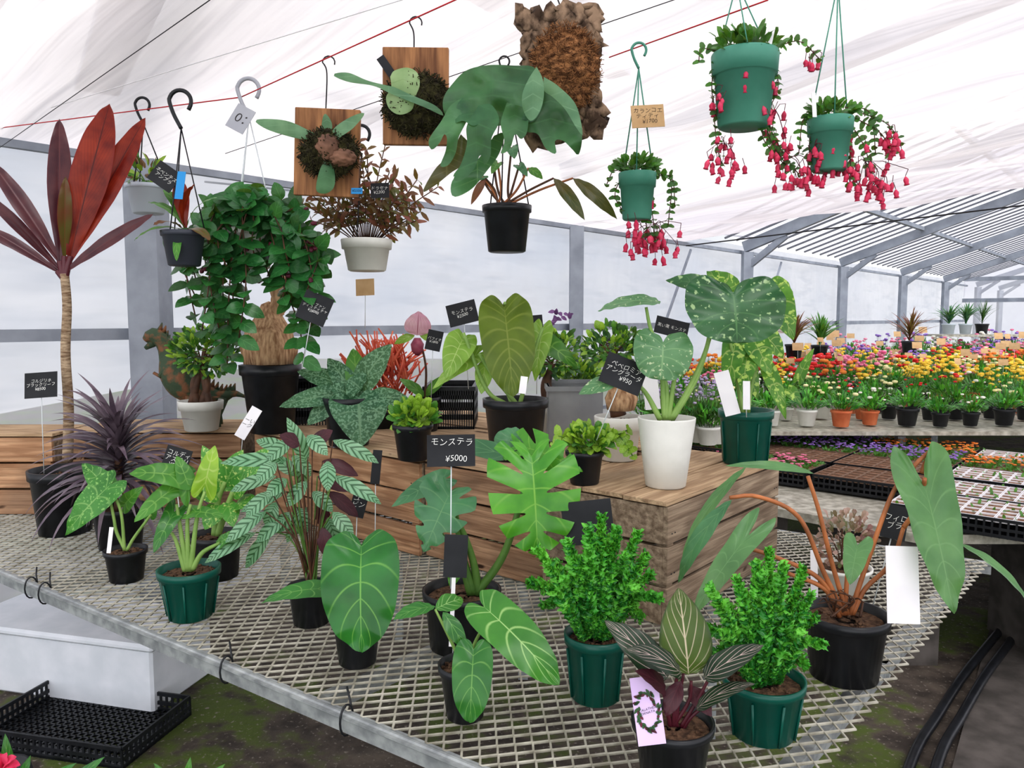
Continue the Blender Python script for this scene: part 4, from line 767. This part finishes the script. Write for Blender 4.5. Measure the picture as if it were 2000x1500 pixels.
tag(848,665,30,40,2.85,12,'パフィオ\n¥1800',stick=(842,780)); tag(1195,672,50,26,2.7,6,'ミニ  ¥1200',ts=.4,stick=(1195,760)); tag(322,345,52,44,2.38,35,'ネペンテス\nアンプラ',label='black handwritten label hanging by the bromeliad'); tag(742,372,36,30,2.6,-2,'ドラセナ\n¥2200',label='black handwritten label hanging by the shrub')
tag(1265,227,64,46,2.2,-3,'カランコエ\nティティ\n   ¥1700','kraft',label='kraft price card hanging from the kalanchoe hook',ts=.25); tag(713,561,36,33,3.0,-3,'','kraft',stick=(713,640)); tag(470,232,38,52,2.5,28,'0：','white',label='grey price card tied to the pot hanger',ts=.5,bm=m_greyc)
m_bluep=mat('blue_plastic',(40,140,200),rough=.5)
tag(352,362,16,56,2.35,4,'','white',label='blue plastic tag hanging by the bromeliad',bm=m_bluep)
tag(697,373,22,12,2.37,0,'¥5500','white',label='small blue price sticker on the wooden board',ts=.6,bm=m_bluep)
tag(1420,768,30,88,2.2,-14,'','white',stick=(1432,810)); tag(1458,772,14,56,2.18,2,'','white',stick=(1458,815)); tag(1272,765,30,70,2.2,-5,'','white'); tag(1022,752,14,34,2.15,8,'','white'); tag(1763,1142,64,148,1.5,2,'','white',label='blank white card hanging beside the philodendron'); tag(1590,1120,14,90,1.75,2,'','white'); tag(485,826,22,66,2.5,30,'ーい\nーク','white',stick=(470,900),ts=.25); tag(215,1055,8,50,2.05,3,'','white'); tag(1590,205,8,50,1.9,0,'','white'); tag(1508,55,12,70,1.9,14,'','white')
m_lil=mat('lilac_card',(206,180,222),(220,198,234),6,rough=.5)
rt=tag(1265,1388,54,128,cardy,-7,'CALATHEA\nORNATA','white',label='lilac plant card with a leafy wreath, stuck in the calathea pot',ts=.055,bm=m_lil)
mb=MB(); m=mpp(1388,cardy); M=Matrix.Rotation(math.radians(-7),3,'Y')@Matrix.Rotation(math.radians(-12),3,'X'); c0=D(1265,1388,cardy)
for i in range(54):
    a=i/54*2*pi; rr_=U(.85,1.1); c=c0+M@V((cos(a)*19*rr_*m,-.0018,sin(a)*34*rr_*m)); mb.leaf(c,c+M@V((cos(a+U(.4,2)),0,sin(a+U(.4,2))))*11*m,6*m,'lance',nrm=M@V((0,-1,0)),nx=1,ny=4,mi=(i%3)//2,bulge=0,fold=0)
mb.obj('wreath_print',[lm_dk,m_dpurp],rt)
# ===== background
ZF=.8
R.seed(21)
fm={}
for n_,c1,c2 in(('yellow',(246,204,48),(254,224,98)),('orange',(238,134,52),(246,160,76)),('red',(218,36,40),(236,66,58)),('pink',(232,104,150),(246,166,190)),('white',(244,240,226),(252,250,240)),('purple',(142,104,192),(178,142,216)),('lavender',(180,164,200),(204,190,218)),('cream',(240,232,164),(246,240,196))): fm[n_]=mat('petal_'+n_,c1,c2,30,rough=.6,tr=.2)
tmpl={}
def ftmpl(color,pm,hh=.26,n=110,nf=14,sh='lance',lab_=None,fr_=.015):
    root=thing('potted_flower',lab_ or ('small potted plant with %s flowers'%color if color!='green' else 'small leafy green potted plant'),'potted flower',(0,0,0),'potted flowers on the far benches')
    potmesh(root,V((0,0,0)),.06,.045,.1,pm,soil=False,seg=20)
    mb=MB()
    for i in range(n):
        q=rv(); p=V((q.x*.08,q.y*.08,.1+abs(q.z)*hh*.55)); d=(q+V((0,0,.6))).normalized(); mb.leaf(p,p+d*U(.03,.07),.016,sh,nrm=V((0,-.4,1)),nx=1,ny=3,mi=i%3)
    mb.obj('foliage',[lm_g,lm_fern2,lm_fern],root)
    if color!='green':
        mb=MB();ms=MB()
        for i in range(nf):
            x,y=U(-.1,.1),U(-.1,.1); z=.1+hh*U(.5,1); ms.tube([(x*.4,y*.4,.1),(x,y,z)],.0015,4); r=fr_*U(.7,1.35)
            mb.lathe((x,y,z-r*.5),[(0.0005,0),(r*.8,r*.1),(r,r*.5),(r*.85,r*.9),(r*.4,r*1.05),(.0003,r*1.1)],8,mod=lambda q,i:1+.12*sin(4*q))
        mb.obj('blossoms',fm[color],root); ms.obj('stems',m_stem,root)
    return root
def place(key,args,loc,sc=1):
    if key not in tmpl:
        tmpl[key]=ftmpl(**args); r=tmpl[key]; r.location=loc; r.scale=(sc,)*3; return r
    return dup(tmpl[key],loc,U(0,6),sc)
y=4.95
while y<13.5:
    sp=.215+.022*(y-5); x=max((1325-1000)/F*y,.867*y-5.2+.5)+U(0,.1)
    while x<(2060-1000)/F*y:
        u=1000+x/y*F; pt=noise.noise(V((x*1.3,y*.9,3)))
        if y<5.3: col=R.choice(['green','green','cream','white','green']) ; pm=m_terra if 1625<u<1745 else (m_black if u>1745 else m_whitepot)
        elif y<6.2: col=R.choice(['yellow','white','cream','red','green','pink']); pm=m_terra if R.random()<.35 else m_black
        elif y<8.6: col=R.choice((['red','red','orange','red'] if pt>-.1 else ['pink','yellow','pink','white']) if u<1680 else (['yellow','yellow','orange','yellow'] if pt>-.1 else ['cream','yellow','pink','red'])); pm=m_black
        elif y<10.5: col=R.choice(['pink','yellow','white','purple','green','red','pink']); pm=m_black
        else: col=R.choice(['green','purple','pink','pink','white']); pm=m_black
        tall=y>10.4
        place((col,pm.name,tall,y>6.2),dict(color=col,pm=pm,hh=.3 if tall else (.15 if y<5.3 else .22),nf=(15 if y>6.2 else 9) if y>5.3 else 5,n=160,fr_=.021 if y>6.2 else .014),(x+U(-.03,.03),y+U(-.05,.05),ZF),U(.8,1.15)*(1+.03*max(0,y-8)))
        x+=sp*U(.9,1.15)
    y+=.33+.05*(y-5)
for (u,v) in [(1290,790),(1330,800),(1365,790),(1400,800),(1310,770),(1350,768),(1385,770),(1260,780)]:
    p=D(u,v,4.3+U(-.1,.3)); place(('lavender','w'),dict(color='lavender',pm=m_whitepot,hh=.26,nf=26,fr_=.01,lab_='small potted plant with pale lavender flowers'),(p.x,p.y,ZF))
# spiky far plants
def spiky(u,v,y,h,m,pm,label,n=40,wd=.012):
    b=D(u,v,y); root=thing('potted_shrub',label,'potted plant',b); potmesh(root,b,.09,.07,.15,pm,soil=False,seg=20); mb=MB(); c=b+V((0,0,.15))
    for i in range(n):
        a=i*2.4; el=U(.5,1.5); d=V((cos(a)*cos(el),sin(a)*cos(el),sin(el))); mb.leaf(c+V((0,0,U(0,h*.4))),c+d*h*U(.6,1),wd,'blade',nrm=V((0,-.3,1)),bulge=.1,nx=1,ny=5)
    mb.obj('foliage',m,root)
beam('raised_shelf',[D(1822,655,11.5),D(2080,655,11.5)],.5,'raised grey shelf for shrubs','shelf',m_mesh,h=.03); m_silv=mat('silver_pot',(190,200,206),rough=.4)
for u in(1830,1960,2060): p=D(u,655,11.5); beam('shelf_leg',[V((p.x,p.y,0)),V((p.x,p.y,p.z-.02))],.04,'grey leg under the raised shelf','shelf leg',group='raised shelf legs')
spiky(1917,652,11.5,.4,lm_dk,m_black,'spiky yucca in a black pot on the shelf'); spiky(1852,652,11.4,.36,lm_monb,m_silv,'grey-green shrub in a silver pot',50,.03); spiky(1885,652,11.5,.36,lm_monb,m_silv,'grey-green shrub in a silver pot',50,.03)
spiky(1775,690,9.5,.45,lm_rb,m_black,'red-brown spiky cordyline in a black pot',60,.02); spiky(1600,700,8.6,.4,lm_g,m_black,'tall leafy shrub in a black pot',60,.03); spiky(1550,700,8.2,.4,lm_rb,m_black,'reddish leafy shrub in a black pot',60,.02)
kt=None
for i in range(44):
    y=U(6.2,10.5); u=U(1500,2010); v=U(640,690)+(10-y)*9
    loc=D(u,v,y)
    if kt is None: kt=tag(u,v,22,15,y,0,'','kraft',stick=(u,v+40),label='small kraft price card among the flowers'); kt['group']='kraft price cards'
    else: dup(kt,loc,U(-.5,.5),U(.7,1.1)*y/8)
mb=MB()
A=V((.75,4.75,ZF));B=V((4.2,4.75,ZF)); C_=V((13,15.5,ZF)); D_=V((8.6,15.5,ZF)); 
mb.add([A-V((0,0,.01)),B-V((0,0,.01)),C_-V((0,0,.01)),D_-V((0,0,.01)),A-V((0,0,.035)),B-V((0,0,.035)),C_-V((0,0,.035)),D_-V((0,0,.035))],[(0,1,2,3),(7,6,5,4),(0,4,5,1),(1,5,6,2),(2,6,7,3),(3,7,4,0)]); 
fb=thing('flower_bench','long grey bench carrying the potted flowers','bench',A); mb.obj('bench_top',m_mesh,fb,False)
for x,y in((.9,4.9),(2.5,4.9),(4,4.9),(5,9),(7,9),(9,15)): mb=MB(); mb.box((x,y,.37),(.05,.05,.74)); mb.obj('leg',m_gal,fb,False)
# nursery trays
ZT=.6
tb=thing('tray_bench','low grey bench carrying the seedling trays','bench',(2.3,4,0)); mb=MB()
q=[G(1330,955,ZT),G(1800,1040,ZT)+V((0,-.0,0)),G(2150,1040,ZT),V((4.2,4.72,ZT)),V((1.0,4.72,ZT))]; n=5
mb.add([p-V((0,0,.01)) for p in q]+[p-V((0,0,.05)) for p in q],[(0,1,2,3,4),(9,8,7,6,5)]+[(i,i+5,(i+1)%5+5,(i+1)%5) for i in range(5)]); mb.obj('bench_top',m_mesh,tb,False)
for u,v in((1500,985),(1800,1035),(2100,1035)): c=G(u,v,ZT); mb=MB(); mb.box((c.x,c.y+.2,ZT/2-.025),(.2,.39,ZT-.05)); mb.obj('concrete_block',m_conc,tb,False)
tr_t={}; m_bcell=mat('brown_cell',(130,104,86),rough=.8); m_bsoil=mat('peat',(104,72,54),(150,114,90),60,rough=.95,bump=1)
def tray(kind,loc,ang):
    if kind in tr_t: return dup(tr_t[kind],loc,ang)
    L,Wd,h=.54,.34,.075
    root=thing('nursery_tray',{'soil':'black plastic seedling tray with brown soil cells','white':'black seedling tray with pale cells of soil and sprouts'}.get(kind,'black plastic tray of %s bedding flowers'%kind),'plant tray',(0,0,0),'seedling trays')
    mb=MB(); mb.box((0,0,.004),(L,Wd,.008)); 
    for s_ in(-1,1):
        for z in(.01,h/2,h): mb.box((0,s_*Wd/2,z),(L,.008,.012)); mb.box((s_*L/2,0,z),(.008,Wd,.012))
        for k in range(20): mb.box((-L/2+L*k/19,s_*Wd/2,h/2),(.008,.006,h))
        for k in range(13): mb.box((s_*L/2,-Wd/2+Wd*k/12,h/2),(.006,.008,h))
    mb.obj('tray',m_black,root,False)
    mc=MB();ms=MB();mf=MB();mp2=MB(); nc,nr_=(8,5) if kind in('soil','white') else (6,4); cw,ch=L/nc,Wd/nr_
    for i in range(nc):
        for j in range(nr_):
            c=V((-L/2+cw*(i+.5),-Wd/2+ch*(j+.5),0)); ms.box(c+V((0,0,h-.004)),(cw-.008,ch-.008,.012),Matrix.Rotation(U(-.06,.06),3,'X'))
            for s_ in(-1,1): mc.box(c+V((s_*(cw/2-.003),0,h-.002)),(.004,ch-.004,.02)); mc.box(c+V((0,s_*(ch/2-.003),h-.002)),(cw-.004,.004,.02))
            nl={'soil':0,'white':1}.get(kind,22)
            for k in range(nl):
                q=rv(); p=c+V((q.x*.04,q.y*.04,h)); mf.leaf(p,p+(q+V((0,0,.8))).normalized()*U(.012,.035),.016,'ovate',nrm=V((0,-.3,1)),nx=1,ny=3)
            if kind not in('soil','white') and U(0,1)<.85:
                for k in range(9): p=c+V((U(-.042,.042),U(-.042,.042),h+U(.02,.045))); r=U(.008,.013); mp2.lathe(p,[(.0005,0),(r,r*.3),(r*.8,r*.6),(.0004,r*.5)],7)
    mc.obj('cell_rims',m_card if kind=='white' else m_bcell,root,False); ms.obj('soil',m_bsoil,root,False)
    if mf.v: mf.obj('seedlings',lm_g,root)
    if kind not in('soil','white'): mp2.obj('blossoms',fm[kind],root)
    root.location=loc; root.rotation_euler=(0,0,ang); tr_t[kind]=root; return root
at=math.atan2(nv.y,nv.x)
O=G(1440,885,ZT+.07); O.z=ZT
def tp(i,j,k): 
    p=O+nv*(.56*i+.28)+wv*(.36*j+.18); tray(k,(p.x,p.y,ZT),at)
for i,j,k in [(0,0,'soil'),(1,0,'soil'),(2,0,'white'),(3,0,'white'),(-1,1,'pink'),(0,1,'purple'),(1,1,'purple'),(2,1,'orange'),(3,1,'cream'),(4,1,'orange'),(-1,2,'red'),(0,2,'purple'),(1,2,'orange'),(2,2,'white'),(-1,0,'pink'),(4,0,'white'),
  (1.05,-1.1,'soil') ,(2.05,-1.2,'white'),(3.1,-1.2,'white'),(1.9,-2.25,'white') ,(2.9,-2.25,'white'),(3,2,'purple'),(0,-1.1,'pink')]: tp(i,j,k)
# ===== floor items
m_sty=mat('white_foam',(222,224,230),(208,212,218),8,rough=.7)
mb=MB(); mb.box((0,0,.125),(.92,.36,.25)); mb.box((0,0,.26),(.95,.39,.03)); o=mb.obj('foam_box',m_sty,smooth=False); o.location=(-1.76,3.08,0); o.rotation_euler=(0,0,-.25); lab(o,'white foam box lying on the ground under the bench','box'); bv=o.modifiers.new('b','BEVEL'); bv.width=.01
def floortray(c,L,Wd,h,ang,label):
    mb=MB()
    for k in range(24): mb.box((-L/2+L*k/23,0,.006),(.008,Wd,.008))
    for k in range(15): mb.box((0,-Wd/2+Wd*k/14,.006),(L,.008,.008))
    for s_ in(-1,1):
        for z in(.01,h*.5,h): mb.box((0,s_*Wd/2,z),(L,.008,.014)); mb.box((s_*L/2,0,z),(.008,Wd,.014))
        for k in range(26): mb.box((-L/2+L*k/25,s_*Wd/2,h/2),(.008,.006,h))
        for k in range(17): mb.box((s_*L/2,-Wd/2+Wd*k/16,h/2),(.006,.008,h))
    o=mb.obj('plastic_tray',m_black,smooth=False); o.location=c; o.rotation_euler=(0,0,ang); lab(o,label,'tray')
floortray((-1.56,2.68,.0),.62,.36,.07,-.22,'black slatted plastic tray on the mossy ground')
for dx in(0,.09):
    mb=MB(); mb.tube(cat([G(2150,1110,.02)+V((dx,0,0)),G(2010,1180,.02)+V((dx,0,0)),G(1905,1290,.02)+V((dx,0,0)),G(1830,1400,.02)+V((dx,0,0)),G(1775,1500,.02)+V((dx,0,0)),V((.75+dx,1.6,.02))],50),.018,10); lab(mb.obj('rubber_hose',m_black),'black rubber hose lying on the ground','hose',group='hoses')
mb=MB(); q=[G(1975,1075,0),G(2300,1075,0),G(2300,1540,0),G(1850,1540,0)]
mb.add([p+V((0,0,.012)) for p in q]+q,[(3,2,1,0),(4,5,6,7)]+[(i,(i+1)%4,(i+1)%4+4,i+4) for i in range(4)]); lab(mb.obj('path_slab',m_conc,smooth=False,loc=q[0]),'dark concrete path slab beside the bench','path')
# bottom-left flower
pl=P('potted_flower','bright pink bloom and green leaves in a black pot',10,1560,1640,120,.55,m_black,yy=1.55)
for b,t_,w_ in [((20,1560),(10,1432),26),((30,1560),(60,1475),24),((120,1560),(205,1478),26),((60,1560),(150,1490),24)]: pl.leaf(b,t_,w_,lm_cryd,'lance')
for i in range(9): a=i*.7; pl.leaf((8,1495,-.05),(8+cos(a)*32,1495+sin(a)*26,-.07),22,m_pink,'ovate',name='petal')
pl=P('potted_plant','leafy green plant on the ground beside the bench',380,1570,1640,90,.3,m_black,yy=1.7)
for b,t_,w_ in [((360,1560),(372,1478),20),((380,1560),(440,1492),22),((350,1560),(300,1490),18)]: pl.leaf(b,t_,w_,lm_g,'lance')
print('objects',len(SC.objects))
